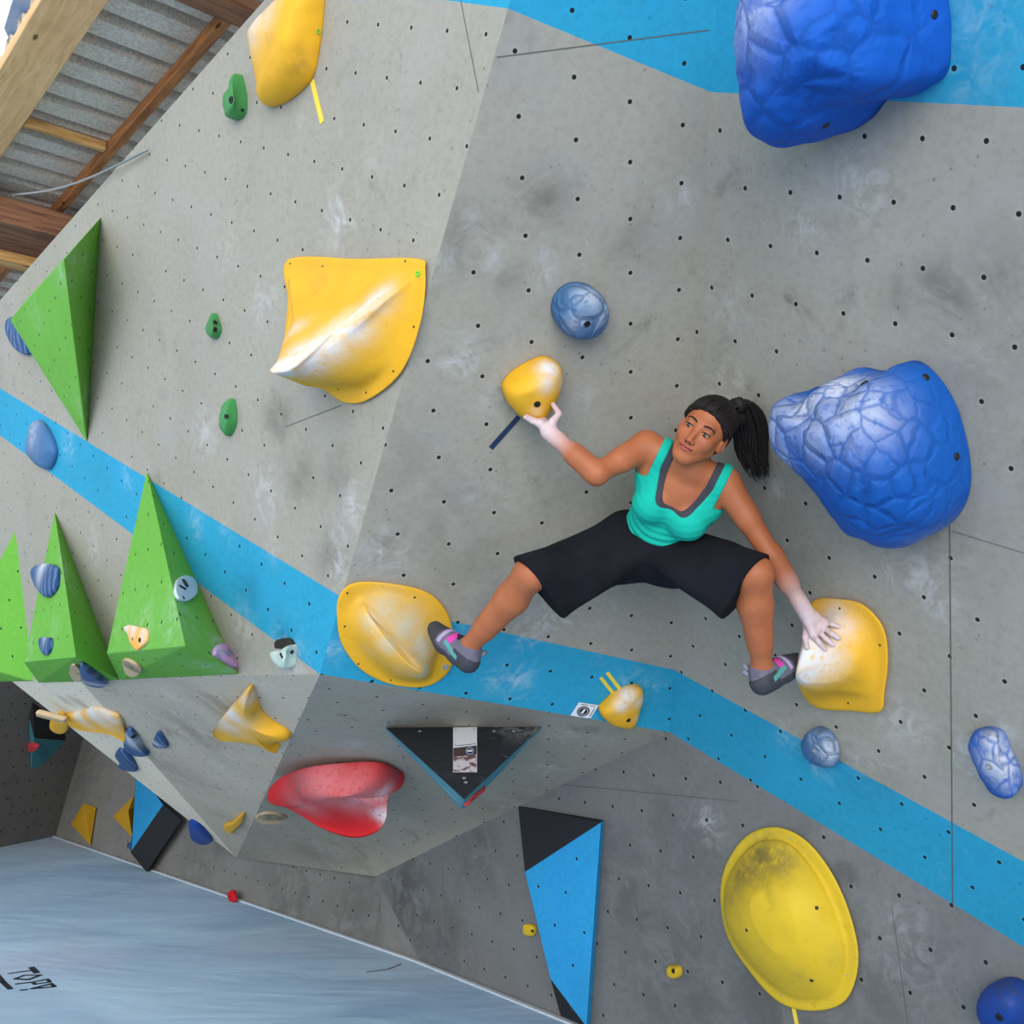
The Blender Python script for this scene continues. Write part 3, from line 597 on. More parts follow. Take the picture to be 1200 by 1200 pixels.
# big disc at lower right
o7 = loft('climbing_hold', WBR, [
    [(870, 985, 0), (905, 970, 0), (942, 984, 0), (975, 1025, 0), (998, 1080, 0), (1005, 1130, 0), (990, 1172, 0), (955, 1184, 0), (915, 1175, 0), (880, 1140, 0), (850, 1090, 0), (846, 1030, 0)],
    [(870, 985, .02), (905, 970, .02), (942, 984, .02), (975, 1025, .02), (998, 1080, .02), (1005, 1130, .02), (990, 1172, .02), (955, 1184, .02), (915, 1175, .02), (880, 1140, .02), (850, 1090, .02), (846, 1030, .02)],
    [(876, 994, .026), (905, 983, .026), (934, 994, .026), (965, 1033, .026), (987, 1084, .026), (993, 1128, .026), (980, 1164, .026), (952, 1174, .026), (918, 1166, .03), (882, 1134, .035), (852, 1086, .04), (851, 1034, .03)],
    [(878, 997, .05), (905, 987, .05), (931, 998, .05), (958, 1036, .055), (978, 1086, .055), (985, 1124, .05), (974, 1154, .05), (950, 1165, .055), (918, 1158, .065), (884, 1128, .09), (855, 1083, .11), (853, 1038, .08)],
    [(885, 1020, .10), (905, 1012, .10), (925, 1022, .10), (942, 1045, .11), (958, 1085, .11), (962, 1115, .10), (955, 1138, .10), (935, 1145, .11), (912, 1138, .12), (890, 1116, .14), (868, 1080, .16), (865, 1042, .14)],
    [(895, 1045, .16), (904, 1040, .16), (914, 1044, .16), (922, 1056, .16), (928, 1080, .16), (930, 1098, .155), (926, 1110, .15), (916, 1114, .155), (904, 1110, .165), (892, 1096, .175), (882, 1075, .185), (882, 1055, .18)]],
    mY2, sub=5, dirt=[(890, 1005, .08, .10, .75), (875, 1025, .1, .09, .7), (915, 1010, .08, .08, .6), (860, 1050, .1, .06, .4), (940, 1020, .05, .04, .3), (935, 1140, .1, .05, .3), (980, 1120, .05, .05, .2)])
tag(o7, 'big yellow oval disc with a grey-dirty top on the lower right wall', 'climbing hold')
for x, y in ((957, 1064), (875, 1090), (951, 1149)): bolt(o7, o7, x, y, .007, BOLT, 'bolt', False)
for x, y in ((883, 980), (927, 983), (855, 1012), (993, 1143), (915, 1166)): bolt(o7, o7, x, y, .004, BOLTS, 'screw', False)
strip('tape_strip', WBR, (930, 1180), (937, 1215), .018, mTY, 'yellow tape strip hanging under the big yellow oval disc')
# manta-shaped hold under the lip
o8 = dome('climbing_hold', WB, [(292, 805, .02), (300, 812, 0), (308, 832, 0), (322, 845, 0), (338, 855, 0), (341, 862, 0), (324, 866, 0), (325, 881, .03), (305, 874, .05), (280, 870, .07), (258, 868, .09), (249, 859, .10), (258, 845, .08), (274, 826, .05)], (286, 848, .075),
          mY, N=90, raw=True, flat=.3, lip=.01, chalk=[(270, 834, .06, .09, .9), (258, 850, .09, .10, .7), (290, 812, .02, .06, .7)], dirt=[(275, 858, .07, .03, .5), (300, 840, .05, .03, .4)])
tag(o8, 'yellow manta-shaped hold with two points, under the lip left of the red hold', 'climbing hold')
# far-left cluster, seen edge on
mYp = mY
o9 = dome('climbing_hold', WC, [(79, 836, .0), (95, 832, .0), (112, 827, .0), (130, 832, .0), (142, 838, 0), (146, 856, .02), (145, 869, .05), (128, 861, .055), (100, 857, .05), (82, 851, .03)], (112, 844, .045), mYp, raw=True,
          chalk=[(112, 830, .0, .13, 1), (95, 834, .0, .10, .9), (130, 835, .0, .09, .9)])
tag(o9, 'yellow hold with chalky grey top on the pale underside at far left', 'climbing hold')
o10 = dome('climbing_hold', WC, [(62, 838, .02), (70, 833, .04), (80, 840, .03), (79, 855, .02), (70, 858, .02), (60, 852, .04)], (67, 848, .10), mYp, p=.9, chalk=[(70, 836, .06, .05, .8)])
tag(o10, 'small round yellow hold left of the chalky-topped yellow hold at far left', 'climbing hold')
q = [hit(WC, 43, 835, .10), hit(WC, 78, 844, .05)]; d_ = q[1] - q[0]; s_ = unit(np.cross(WC[0], d_))
vs, fs = box_mesh((q[0] + q[1]) / 2, d_ / 2, s_ * .05, WC[0] * .018)
o11 = link('climbing_hold', mesh(vs, fs), [mBEI], None, (q[0] + q[1]) / 2); b_ = o11.modifiers.new('round', 'BEVEL'); b_.width = .015; b_.segments = 3
tag(o11, 'thin beige ledge-like hold left of the small round yellow hold', 'climbing hold')
# yellow wooden volumes far left
mYV = panel_mat('yellow_painted_wood', srgb(200, 152, 30), ((.2, 0), (.1, -.16)), smudge=.4, hole=.006)
tag(hull('wood_volume', WBL, [(98, 941), (113, 946), (106, 991), (83, 966), (100, 955, .12)], [mYV]), 'yellow five-sided volume low on the far-left wall, the one nearer the corner', 'volume')
tag(hull('wood_volume', WBL, [(157, 932), (159, 945), (155, 982), (132, 957), (150, 950, .12)], [mYV]), 'yellow volume low on the far-left wall, touching the sky-blue volume', 'volume')
# small yellow ones
o12 = dome('climbing_hold', WB, [(264, 965, .0), (272, 962, .03), (282, 954, .05), (287, 952, .02), (285, 962, 0), (276, 971, 0), (271, 975, 0), (264, 970, 0)], (273, 967, .10), mY, p=.8)
tag(o12, 'tiny yellow spike-shaped hold near the lowest tip of the overhang', 'climbing hold')
o13 = dome('climbing_hold', WBR, [(616, 1083), (626, 1083), (629, 1089), (627, 1096), (617, 1095), (615, 1089)], (622, 1089, .035), mY2)
tag(o13, 'tiny yellow hold at the left edge of the tall blue and black volume', 'climbing hold')
bolt(o13, o13, 624, 1091, .008)
o14 = dome('climbing_hold', WBR, [(786, 1131), (793, 1130), (799, 1134), (799, 1143), (793, 1146), (786, 1143), (784, 1137)], (791, 1138, .05), mY2, dirt=[(790, 1131, .02, .02, .6)])
tag(o14, 'tiny yellow screw-on hold alone on the lower wall, left of the big disc', 'climbing hold')
bolt(o14, o14, 789, 1138, .010)
# ------------------------------------------------------------------ blue holds
k1 = dome('climbing_hold', WR, [(905, -40, .2), (1000, -60, .1), (1100, -40, 0), (1114, 10, 0), (1116, 50, .0), (1105, 88, .02), (1075, 108, .02), (1035, 116, .06), (1010, 126, .10), (985, 148, .13), (955, 165, .14), (925, 167, .15), (903, 150, .18), (888, 110, .24), (878, 60, .27), (882, 10, .25)], (945, 55, .42),
          mBR, N=120, K=26, p=.85, rough=(.024, 6), scale=[(930, 60, .4, .28, 1), (1000, 60, .3, .22, .8), (900, 100, .35, .2, .8)], chalk=[(884, 40, .3, .09, .55), (900, 10, .34, .1, .6), (890, 80, .3, .06, .35)], dirt=[(950, 145, .2, .05, .2)])
tag(k1, 'huge wrinkled blue hold at the top right, cut off by the upper edge', 'climbing hold')
for x, y in ((1095, 17), (968, 147)): bolt(k1, k1, x, y, .010, BOLT, 'bolt', False)
k2 = dome('climbing_hold', WR, [(925, 465, .12), (955, 463, .10), (992, 436, .06), (1030, 437, .04), (1070, 423, .02), (1105, 445, 0), (1128, 490, 0), (1140, 560, 0), (1125, 605, 0), (1085, 629, 0), (1040, 622, .03), (1005, 598, .06), (975, 568, .10), (945, 545, .15), (920, 522, .18), (912, 495, .18)], (1000, 525, .34),
          mBL, N=120, K=26, p=.8, rough=(.02, 7), scale=[(975, 515, .3, .20, 1), (1030, 560, .25, .20, .9), (930, 500, .25, .15, .9)],
          chalk=[(925, 500, .22, .085, .75), (955, 480, .22, .09, .9), (985, 460, .18, .09, .85), (1010, 490, .26, .09, .8), (935, 520, .24, .06, .8), (975, 505, .28, .08, .7), (1080, 615, .06, .08, .3)], dirt=[(1012, 450, .12, .025, .4)])
tag(k2, 'big blue scaly hold with a chalk-white upper left, on the right wall beside the ponytail', 'climbing hold')
for x, y in ((1121, 535), (1085, 442), (1013, 449)): bolt(k2, k2, x, y, .011, BOLT, 'bolt', False)
def ringpx(cx, cy, rx, ry, n=14, rot=0, h=0.0):
    return [(cx + rx * math.cos(a) * math.cos(rot) - ry * math.sin(a) * math.sin(rot), cy + rx * math.cos(a) * math.sin(rot) + ry * math.sin(a) * math.cos(rot), h) for a in [2 * math.pi * i / n for i in range(n)]]
k3 = dome('climbing_hold', WM, ringpx(679.5, 364, 31, 31, h=.03), (679, 366, .13), mNV, N=80, K=16, p=.75, scale=[(680, 360, .12, .12, 1)], chalk=[(690, 350, .1, .05, .55), (700, 365, .08, .05, .5), (678, 378, .12, .04, .5)], rough=(.004, 15))
tag(k3, 'round slate-blue ball hold with carved plates, alone above the woman\'s raised hand', 'climbing hold')
bolt(k3, k3, 688, 379.5, .011)
k4 = dome('climbing_hold', WR, [(955, 852), (968, 852), (979, 862), (985, 878), (983, 893), (972, 896), (957, 891), (947, 878), (946, 864)], (965, 874, .07), mNV, N=64, p=.8, lip=.02, scale=[(965, 874, .07, .08, .9)], chalk=[(970, 880, .06, .05, .7), (955, 865, .06, .03, .4)], dirt=[(962, 855, .04, .02, .6)], rough=(.006, 14))
tag(k4, 'small round slate-blue hold on the stripe edge below the right-hand yellow hold', 'climbing hold')
bolt(k4, k4, 954.5, 880, .010, BOLTS)
k5 = dome('climbing_hold', WR, [(1150, 853), (1165, 851), (1178, 858), (1186, 878), (1196, 900), (1199, 920), (1188, 928), (1172, 924), (1160, 910), (1152, 888), (1145, 868)], (1172, 890, .09), mBL, N=64, p=.8, lip=.02, chalk=[(1175, 895, .08, .07, .95), (1165, 870, .07, .05, .7), (1180, 915, .06, .04, .5)], dirt=[(1163, 857, .04, .025, .9)], rough=(.012, 14), scale=[(1170, 890, .09, .05, .4)])
tag(k5, 'long chalky blue hold at the right edge of the picture', 'climbing hold')
bolt(k5, k5, 1160, 898, .011, BOLTS)
k6 = dome('climbing_hold', WBR, ringpx(1181, 1178, 31, 32, h=.02), (1178, 1180, .12), resin_mat('deep_blue_resin', srgb(24, 64, 142), .5), p=.75, dirt=[(1180, 1158, .08, .06, .6)])
tag(k6, 'round deep-blue hold in the lower right corner', 'climbing hold')
bolt(k6, k6, 1171, 1192, .012)
k7 = dome('climbing_hold', WL, [(47, 492, .05), (58, 503, .03), (66, 520, .02), (68, 535, 0), (60, 550, 0), (45, 543, .03), (35, 530, .06), (33, 515, .08), (38, 500, .07)], (46, 522, .14), mNV, p=.9, chalk=[(44, 508, .14, .08, .45)], rough=(.01, 8))
tag(k7, 'teardrop slate-blue hold on the blue stripe at the far left', 'climbing hold')
k8 = dome('climbing_hold', WL, [(12, 374, .02), (22, 372, .02), (34, 385, 0), (40, 405, 0), (36, 416, .02), (22, 410, .05), (12, 395, .06), (9, 383, .05)], (20, 392, .12), mNW, p=.85)
tag(k8, 'dark blue ribbed hold half hidden behind the hanging green volume', 'climbing hold')
# ------------------------------------------------------------------ green volumes and what is screwed on them
GREEN = srgb(104, 170, 60)
mGV = panel_mat('green_painted_wood', GREEN, ((.2, 0), (.1, -.17)), smudge=.3, scuff=.35, hole=.009)
g1 = hull('wood_volume', WL, [(118, 255), (102, 518), (12, 375, .10), (75, 304, .34), (98, 500, .04), (30, 352), (28, 398)], [mGV], chalk=[(73, 312, .3, .10, .7), (36, 365, .2, .10, .6), (105, 470, .03, .08, .6), (98, 300, .15, .1, .3)])
tag(g1, 'green volume hanging point-down under the roof at the upper left', 'volume')
g2 = hull('wood_volume', WL, [(172, 552), (280, 790), (140, 797), (125, 766, .22), (217, 757, .36), (148, 792)], [mGV], chalk=[(205, 690, .3, .13, .7), (205, 710, .3, .14, .6), (160, 735, .28, .12, .7), (262, 770, .06, .12, .8), (135, 740, .2, .1, .35), (238, 762, .1, .1, .5), (150, 700, .2, .1, .35)])
tag(g2, 'widest of the three upright green pyramid volumes, carrying white, orange and pink holds', 'volume')
g3 = hull('wood_volume', WL, [(64, 600), (140, 797), (50, 800), (28, 776, .22), (89, 770, .36), (45, 800)], [mGV], chalk=[(60, 655, .2, .12, .9), (66, 640, .15, .08, .6), (57, 735, .28, .07, .6), (34, 760, .22, .1, .5)])
tag(g3, 'middle green pyramid volume with two dark blue holds on its front', 'volume')
g4 = hull('wood_volume', WL, [(18, 622), (39, 798), (-52, 800), (-60, 770, .25), (30, 797, .02), (-70, 798)], [mGV])
tag(g4, 'dark-sided green pyramid volume cut off by the left edge', 'volume')
def on(host, x, y):                        # plane of the face of a volume under a pixel
    p, n = surf(host, x, y); n = n if np.dot(n, CAM - p) > 0 else -n; return (n, p)
f = on(g3, 55, 690)
h1 = dome('climbing_hold', f, [(40, 668, .01), (54, 661, .02), (69, 664, .01), (71, 675, .0), (69, 690, 0), (60, 700, 0), (52, 697, .0), (43, 684, .0)], (55, 674, .13), mNW, p=.75, chalk=[(55, 664, .1, .10, .8)])
tag(h1, 'upper dark blue ribbed hold on the middle green pyramid', 'climbing hold')
f = on(g3, 55, 755)
h2 = dome('climbing_hold', f, [(48, 750, .02), (56, 747, .03), (62, 749, .02), (62, 760, 0), (57, 768, 0), (51, 764, 0)], (55, 754, .07), mNW, p=.8, chalk=[(56, 748, .05, .04, .6)])
tag(h2, 'lower, smaller dark blue hold on the middle green pyramid', 'climbing hold')
f = on(g3, 105, 788)
h3 = dome('climbing_hold', f, [(95, 776, .03), (106, 781, .02), (118, 790, 0), (127, 798, 0), (118, 803, .01), (103, 800, .03), (96, 792, .04)], (106, 791, .11), mNW, chalk=[(112, 797, .06, .09, .7)])
tag(h3, 'striped navy and white hold under the middle green pyramid', 'climbing hold')
f = on(g3, 87, 787)
h4 = dome('climbing_hold', f, [(84, 778), (90, 778), (95, 785), (95, 796), (87, 795), (82, 787)], (89, 787, .04), mBEI)
tag(h4, 'small beige hold left of the striped navy hold under the middle pyramid', 'climbing hold'); bolt(h4, h4, 91.5, 789.5, .008)
f = on(g2, 215, 695)
h5 = dome('climbing_hold', f, [(206, 680), (216, 676), (226, 681), (229, 692), (226, 700), (216, 706), (207, 703), (203, 692)], (216, 691, .05), mWH, p=.8)
tag(h5, 'chalk-white rounded hold with black mark on the widest green pyramid', 'climbing hold'); bolt(h5, h5, 216.5, 683.5, .020); bolt(h5, h5, 215, 700.5, .008, BOLT, 'screw', False)
vs, fs = tube([surf(h5, 210, 686.5)[0], surf(h5, 217, 690.5)[0]], .006, 6); link('mark', mesh(vs, fs), [INK], h5, vs[0])
f = on(g2, 163, 745)
h6 = dome('climbing_hold', f, [(148, 736, .04), (156, 733, .06), (168, 736, .03), (175, 738, .0), (174, 752, 0), (168, 759, 0), (163, 762, 0), (157, 755, 0), (153, 744, .02)], (161, 740, .07), mORG, p=.8, chalk=[(152, 736, .06, .06, 1), (162, 735, .06, .05, .9), (172, 745, .02, .04, .8)], rough=(.006, 15))
tag(h6, 'orange hold with chalky top on the widest green pyramid', 'climbing hold'); bolt(h6, h6, 164, 750, .010); bolt(h6, h6, 155.5, 749, .007, BOLT, 'screw', False)
f = on(g2, 155, 780)
h7 = dome('climbing_hold', f, [(145, 772, .02), (152, 772, .02), (163, 778, 0), (167, 785, 0), (158, 791, 0), (149, 787, .02)], (153, 780, .05), mBEI, dirt=[(157, 781, .06, .07, 1), (161, 783, .04, .05, 1)])  # dirt spots paint the shade of a hollow; the dome has none
tag(h7, 'beige hold with dark hollow under the widest green pyramid', 'climbing hold')
f = on(g2, 255, 772)
h8 = dome('climbing_hold', f, [(250, 759, .03), (258, 756, .04), (267, 761, .02), (275, 774, .0), (277, 783, 0), (268, 780, 0), (256, 773, 0), (249, 767, .02)], (260, 766, .07), mPINK, chalk=[(252, 762, .05, .05, .6)])
tag(h8, 'pale pink ribbed hold at the lower right corner of the widest green pyramid', 'climbing hold')
h9 = dome('climbing_hold', WL, [(324, 763, .02), (335, 760, .02), (347, 755, .01), (348, 768, 0), (346, 780, 0), (339, 783, 0), (330, 777, .0), (325, 770, .01)], (336, 768, .10), mMINT, p=.8, dirt=[(334, 755, .08, .05, .8)], chalk=[(328, 764, .07, .04, .5)])
tag(h9, 'pale mint hold on the lower edge of the blue stripe, left wall', 'climbing hold'); bolt(h9, h9, 342, 764, .008)
vs, fs = tube([surf(h9, 329, 766)[0], surf(h9, 331.5, 770.5)[0]], .006, 6); link('mark', mesh(vs, fs), [INK], h9, vs[0])
s1_ = dome('climbing_hold', WL, [(325, 752, .0), (332, 748, .01), (340, 748, .01), (345, 752, .0), (343, 757, .02), (327, 760, .03)], (336, 753, .03), mBLK)
tag(s1_, 'dark worn hold directly above the pale mint hold', 'climbing hold')
# ------------------------------------------------------------------ green holds on the left wall
a = dome('climbing_hold', WL, [(282, 87, .01), (287, 97, 0), (290, 115, 0), (289, 133, 0), (281, 141, 0), (272, 138, .03), (266, 125, .06), (267, 112, .07), (274, 103, .05)], (275, 118, .12), mGRN, p=.9, rough=(.008, 10))
tag(a, 'long green hold high on the left wall, left of the topmost yellow hold', 'climbing hold'); bolt(a, a, 271, 117, .014); bolt(a, a, 284, 129, .007, BOLT, 'screw', False)
a = dome('climbing_hold', WL, [(253, 367, .01), (258, 376, 0), (260, 388, 0), (255, 397, 0), (247, 392, .02), (245, 384, .03), (248, 376, .03)], (250, 384, .07), mGRN, dirt=[(252, 382, .06, .03, .5)])
tag(a, 'green drop-shaped hold, upper of the two small ones on the left wall', 'climbing hold'); bolt(a, a, 252, 378, .010); bolt(a, a, 252, 386, .010)
a = dome('climbing_hold', WL, [(275, 467, 0), (278, 480, 0), (278, 497, 0), (271, 511, 0), (263, 503, .02), (260, 490, .04), (265, 475, .03)], (266, 489, .08), mGRN, rough=(.006, 12))
tag(a, 'green half-moon hold, lower of the two small ones on the left wall', 'climbing hold'); bolt(a, a, 265, 488, .010)
# ------------------------------------------------------------------ blue holds under the overhang
u1 = dome('climbing_hold', WC, [(152, 851, .03), (162, 860, .02), (169, 873, 0), (176, 882, 0), (165, 884, .0), (154, 881, .04), (147, 873, .06), (148, 860, .06)], (156, 869, .14), mNW, p=.8, chalk=[(154, 862, .12, .09, .8), (158, 868, .12, .07, .6)])
tag(u1, 'larger blue hold with a chalky face on the pale overhang edge', 'climbing hold'); bolt(u1, u1, 156.5, 863, .016)
u2 = dome('climbing_hold', WC, [(141, 876, .03), (152, 882, .02), (158, 890, 0), (162, 901, 0), (152, 902, .02), (140, 898, .05), (141, 892, .04), (136, 884, .06)], (147, 890, .10), mNW, p=.9, dirt=[(142, 885, .09, .06, .5)])
tag(u2, 'dark navy hold below the larger chalky blue one on the overhang edge', 'climbing hold')
u3 = dome('climbing_hold', WB, [(187, 855, .01), (193, 862, 0), (198, 873, 0), (188, 875, .01), (180, 871, .03), (182, 863, .03)], (187, 867, .07), mNW, chalk=[(183, 868, .05, .05, .7)])
tag(u3, 'small triangular blue ribbed hold on the left underside, right of the other two', 'climbing hold')
u4 = dome('climbing_hold', WC, [(223, 960, .0), (232, 963, 0), (242, 972, 0), (250, 984, 0), (238, 988, .06), (226, 982, .09), (223, 971, .06)], (233, 976, .14), resin_mat('royal_blue_resin', srgb(26, 66, 150), .5), p=.9)
tag(u4, 'royal blue half-round hold low on the overhang edge, right of the black slab', 'climbing hold')
u5 = dome('climbing_hold', WBL, ringpx(154, 991, 4, 4), (154, 991, .05), mNW)
tag(u5, 'tiny blue knob at the lower left corner of the sky-blue and black volume', 'climbing hold')
# ------------------------------------------------------------------ red holds
rd = dome('climbing_hold', WU, [(474, 906, .0), (463, 917, .05), (454, 938, .14), (452, 960, .22), (441, 975, .26), (415, 982, .27), (380, 972, .22), (345, 951, .13), (323, 936, .05), (314, 927, .01), (330, 910, 0), (360, 899, 0), (400, 894, 0), (445, 893, 0)], (402, 934, .155),
          mRED, N=110, K=16, raw=True, lip=.02, chalk=[(390, 920, .08, .14, .28), (420, 930, .12, .14, .35), (447, 955, .2, .06, .85), (449, 930, .12, .06, .6), (360, 940, .12, .10, .2)], dirt=[(350, 918, .06, .10, .7), (345, 926, .06, .06, .5), (460, 905, .02, .06, .6)])
tag(rd, 'large red scoop-shaped hold under the lip, left of the black triangle', 'climbing hold')
e_ = dome('climbing_hold', WU, [(301, 955, .02), (312, 951, .02), (330, 953, .0), (337, 957, 0), (325, 963, .01), (308, 963, .02), (300, 959, .02)], (318, 957, .06), mBEI, dirt=[(316, 955.5, .1, .08, 1), (324, 957, .1, .09, 1)])  # dirt spots paint its dark hollow, no recess is modelled
tag(e_, 'low beige and black crimp hold below the left end of the red hold', 'climbing hold')
r2 = dome('climbing_hold', WBL, [(269, 1046), (275, 1043), (278, 1049), (277, 1057), (271, 1056), (268, 1050)], (273, 1050, .05), mRED)
tag(r2, 'tiny dark red hold just above the mat, below the tip of the overhang', 'climbing hold')
mBKV = panel_mat('black_painted_wood', srgb(38, 40, 44), ((.2, 0), (.1, -.17)), smudge=.3, scuff=.5, hole=.006)
mSKY = panel_mat('sky_blue_painted_wood', srgb(42, 150, 206), ((.2, 0), (.1, -.17)), smudge=.15, scuff=.15, hole=.008)
mTEA = panel_mat('worn_teal_paint', srgb(70, 136, 148), ((.2, 0), (.1, -.17)), smudge=.4, scuff=.6, hole=.004)
fv = hull('wood_volume', WFL, [(34, 840), (38, 822), (76, 850), (77, 868), (50, 897), (36, 902), (40, 865, .15)], [mBKV, mTEA], pick=lambda n, c: 1 if n[2] < -.15 else 0)
tag(fv, 'dark black and teal volume in the shadowed far-left corner', 'volume')
fr_ = dome('climbing_hold', on(fv, 38, 875), [(32, 871), (40, 870), (46, 873), (43, 879), (35, 881), (31, 876)], (37, 875, .08), resin_mat('pink_red_resin', srgb(214, 70, 84), .6))
tag(fr_, 'small pinkish-red hold on the dark volume in the far-left corner', 'climbing hold')
# ------------------------------------------------------------------ black, blue and teal volumes
def faces_volume(name, pl, pts, faces, mats, chalk=(), dirt=(), bev=.004):
    P = px3(pl, [(q + (0,))[:3] for q in pts]); bm = bmesh.new(); vv = [bm.verts.new(Vector(p)) for p in P]
    for f, mi in faces:
        x = bm.faces.new([vv[i] for i in f]); x.material_index = mi
    bmesh.ops.recalc_face_normals(bm, faces=bm.faces[:])
    bmesh.ops.triangulate(bm, faces=[f for f in bm.faces if len(f.verts) > 3]); bmesh.ops.subdivide_edges(bm, edges=bm.edges[:], cuts=9, use_grid_fill=True)
    me = bpy.data.meshes.new(name); bm.to_mesh(me); bm.free(); X = coords(me)
    fattr(me, 'chalk', blobs(X, ST(pl, chalk))); fattr(me, 'dirt', blobs(X, ST(pl, dirt)))
    uvl = me.uv_layers.new(name='metric'); a0 = P.mean(0)
    for poly in me.polygons:
        nn = np.array(poly.normal); d = np.cross(V3(0, 0, 1), nn); d = unit(d) if np.linalg.norm(d) > .05 else V3(1, 0, 0); e = np.cross(nn, d)
        for li in poly.loop_indices:
            q = X[me.loops[li].vertex_index] - a0; uvl.data[li].uv = (q @ d, q @ e)
    bv = BVHTree.FromPolygons([Vector(p) for p in X], [tuple(p.vertices) for p in me.polygons])
    o = link(name, me, mats, None, a0 - pl[0] * np.dot(a0 - pl[1], pl[0])); HOLD_BVH[o.name] = bv
    w = o.modifiers.new('rounded_edges', 'BEVEL'); w.width = bev; w.segments = 2; w.limit_method = 'ANGLE'; w.angle_limit = .2
    return o
# triangle on the underside with the poster
tv = faces_volume('wood_volume', WU, [(452, 853, .0), (636, 851, .0), (544, 937, .42), (452, 855, -.02), (636, 853, -.02), (540, 948, .33), (549, 945, .33), (544, 905, 0)],
                  [((0, 1, 2), 0), ((0, 2, 5, 3), 1), ((1, 4, 6, 2), 1), ((2, 6, 5), 1), ((3, 5, 7), 1), ((4, 7, 6), 1), ((5, 6, 7), 1), ((0, 3, 7, 4, 1), 0)], [mBKV, mTEA],
                  chalk=[(616, 872, .06, .12, 1), (608, 880, .1, .10, .8), (520, 928, .3, .08, .8), (535, 932, .36, .05, .7)])
tag(tv, 'black triangular volume with teal edges under the lip, carrying a poster', 'volume')
vs, fs = tube([surf(tv, 546, 941)[0], surf(tv, 552, 934)[0], surf(tv, 565, 924)[0]], .016, 6)
tag(link('edge_patch', mesh(vs, fs), [plain('worn_red_paint', srgb(196, 70, 66), .8, .5)], tv, vs[0]), 'worn red paint patch')
for x, y in ((492, 857), (579, 857), (602, 857), (544, 912), (546, 917)): bolt(tv, tv, x, y, .008, BOLTS, 'screw', False)
# poster: a thin printed card in coloured fields
pf = on(tv, 544, 880)
def card(pl, corners, h0, h1): 
    P = [hit(pl, x, y, h) for h in (h0, h1) for x, y in corners]; n = len(corners)
    return P, [tuple(range(n, 2 * n)), tuple(range(n - 1, -1, -1))] + [(i, (i + 1) % n, n + (i + 1) % n, n + i) for i in range(n)]
PW_ = plain('poster_white', srgb(226, 226, 234), .6, .05); PBR = plain('poster_brown', srgb(74, 60, 58), .6, .2); PPH = G('poster_picture'); _n = PPH.noise(PPH.obj(), 22, 3)
PPH.done(PPH.mix(PPH.ramp(_n, .45, .55), srgb(206, 194, 198), srgb(108, 80, 72)), .6)
vs, fs = card(pf, [(531, 852.5), (559, 852), (559, 905), (531, 905)], .001, .004)
po = tag(link('poster', mesh(vs, fs), [PW_], None, vs[0]), 'upright white and brown poster with round logo on the black triangular volume', 'poster')
vs, fs = card(pf, [(531.3, 876.5), (558.6, 873.5), (558.6, 884), (531.3, 887)], .003, .0046); link('brown_band', mesh(vs, fs), [PBR], po, vs[0])
vs, fs = card(pf, [(531.3, 887.2), (558.6, 884.2), (558.6, 904.7), (531.3, 904.7)], .003, .0044); link('picture', mesh(vs, fs), [PPH.m], po, vs[0])
def oval(pl, cx, cy, rx, ry, h0, h1, n=24): return card(pl, [(cx + rx * math.cos(2 * math.pi * i / n), cy + ry * math.sin(2 * math.pi * i / n)) for i in range(n)], h0, h1)
NVY = plain('print_navy', srgb(40, 56, 92), .6, .05)
vs, fs = oval(pf, 550.5, 880, 5.6, 5.2, .004, .0056); lg = link('logo', mesh(vs, fs), [NVY], po, vs[0])
vs, fs = oval(pf, 550.5, 880, 4.6, 4.2, .005, .0062); link('logo_ring', mesh(vs, fs), [PW_], lg, vs[0])
vs, fs = oval(pf, 550.5, 880, 4.1, 3.7, .0055, .0066); link('logo_field', mesh(vs, fs), [NVY], lg, vs[0])
vs, fs = card(pf, [(547.6, 879), (553.2, 878.4), (553.6, 880.6), (547.4, 881.2)], .006, .0072); link('logo_bar', mesh(vs, fs), [PW_], lg, vs[0])
for x, y in ((534, 854.5), (555.5, 854), (533.5, 873)):
    vs, fs = oval(pf, x, y, .9, .9, .004, .0055, 8); link('pin', mesh(vs, fs), [BOLTS], po, vs[0])
vs, fs = card(pf, [(535, 873.6), (557, 871.2), (557, 871.9), (535, 874.3)], .003, .0046); link('rule', mesh(vs, fs), [PBR], po, vs[0])
# sticker on the stripe
vs, fs = card(WM, [(678.5, 823), (701.5, 826.5), (692, 842), (668.5, 838.5)], .0005, .003)
sk = tag(link('sticker', mesh(vs, fs), [PW_], None, vs[0]), 'white square sticker with a black round logo on the blue stripe', 'sticker')
def oval2(pl, cx, cy, ax_, bx_, h0, h1, n=28): return card(pl, [(cx + ax_[0] * math.cos(2 * math.pi * i / n) + bx_[0] * math.sin(2 * math.pi * i / n), cy + ax_[1] * math.cos(2 * math.pi * i / n) + bx_[1] * math.sin(2 * math.pi * i / n)) for i in range(n)], h0, h1)
vs, fs = oval2(WM, 683.5, 833.7, (7.3, -2.0), (1.5, 5.6), .002, .0045); lg = link('logo', mesh(vs, fs), [INK], sk, vs[0])
vs, fs = oval2(WM, 683.5, 833.7, (5.6, -1.5), (1.15, 4.3), .004, .0052); link('logo_ring', mesh(vs, fs), [PW_], lg, vs[0])
vs, fs = oval2(WM, 683.5, 833.7, (5.0, -1.35), (1.0, 3.8), .0045, .0058); link('logo_field', mesh(vs, fs), [INK], lg, vs[0])
vs, fs = card(WM, [(680.3, 835.4), (684.5, 830.9), (686.6, 831.7), (682.6, 836.6)], .005, .0064); link('logo_bar', mesh(vs, fs), [PW_], lg, vs[0])
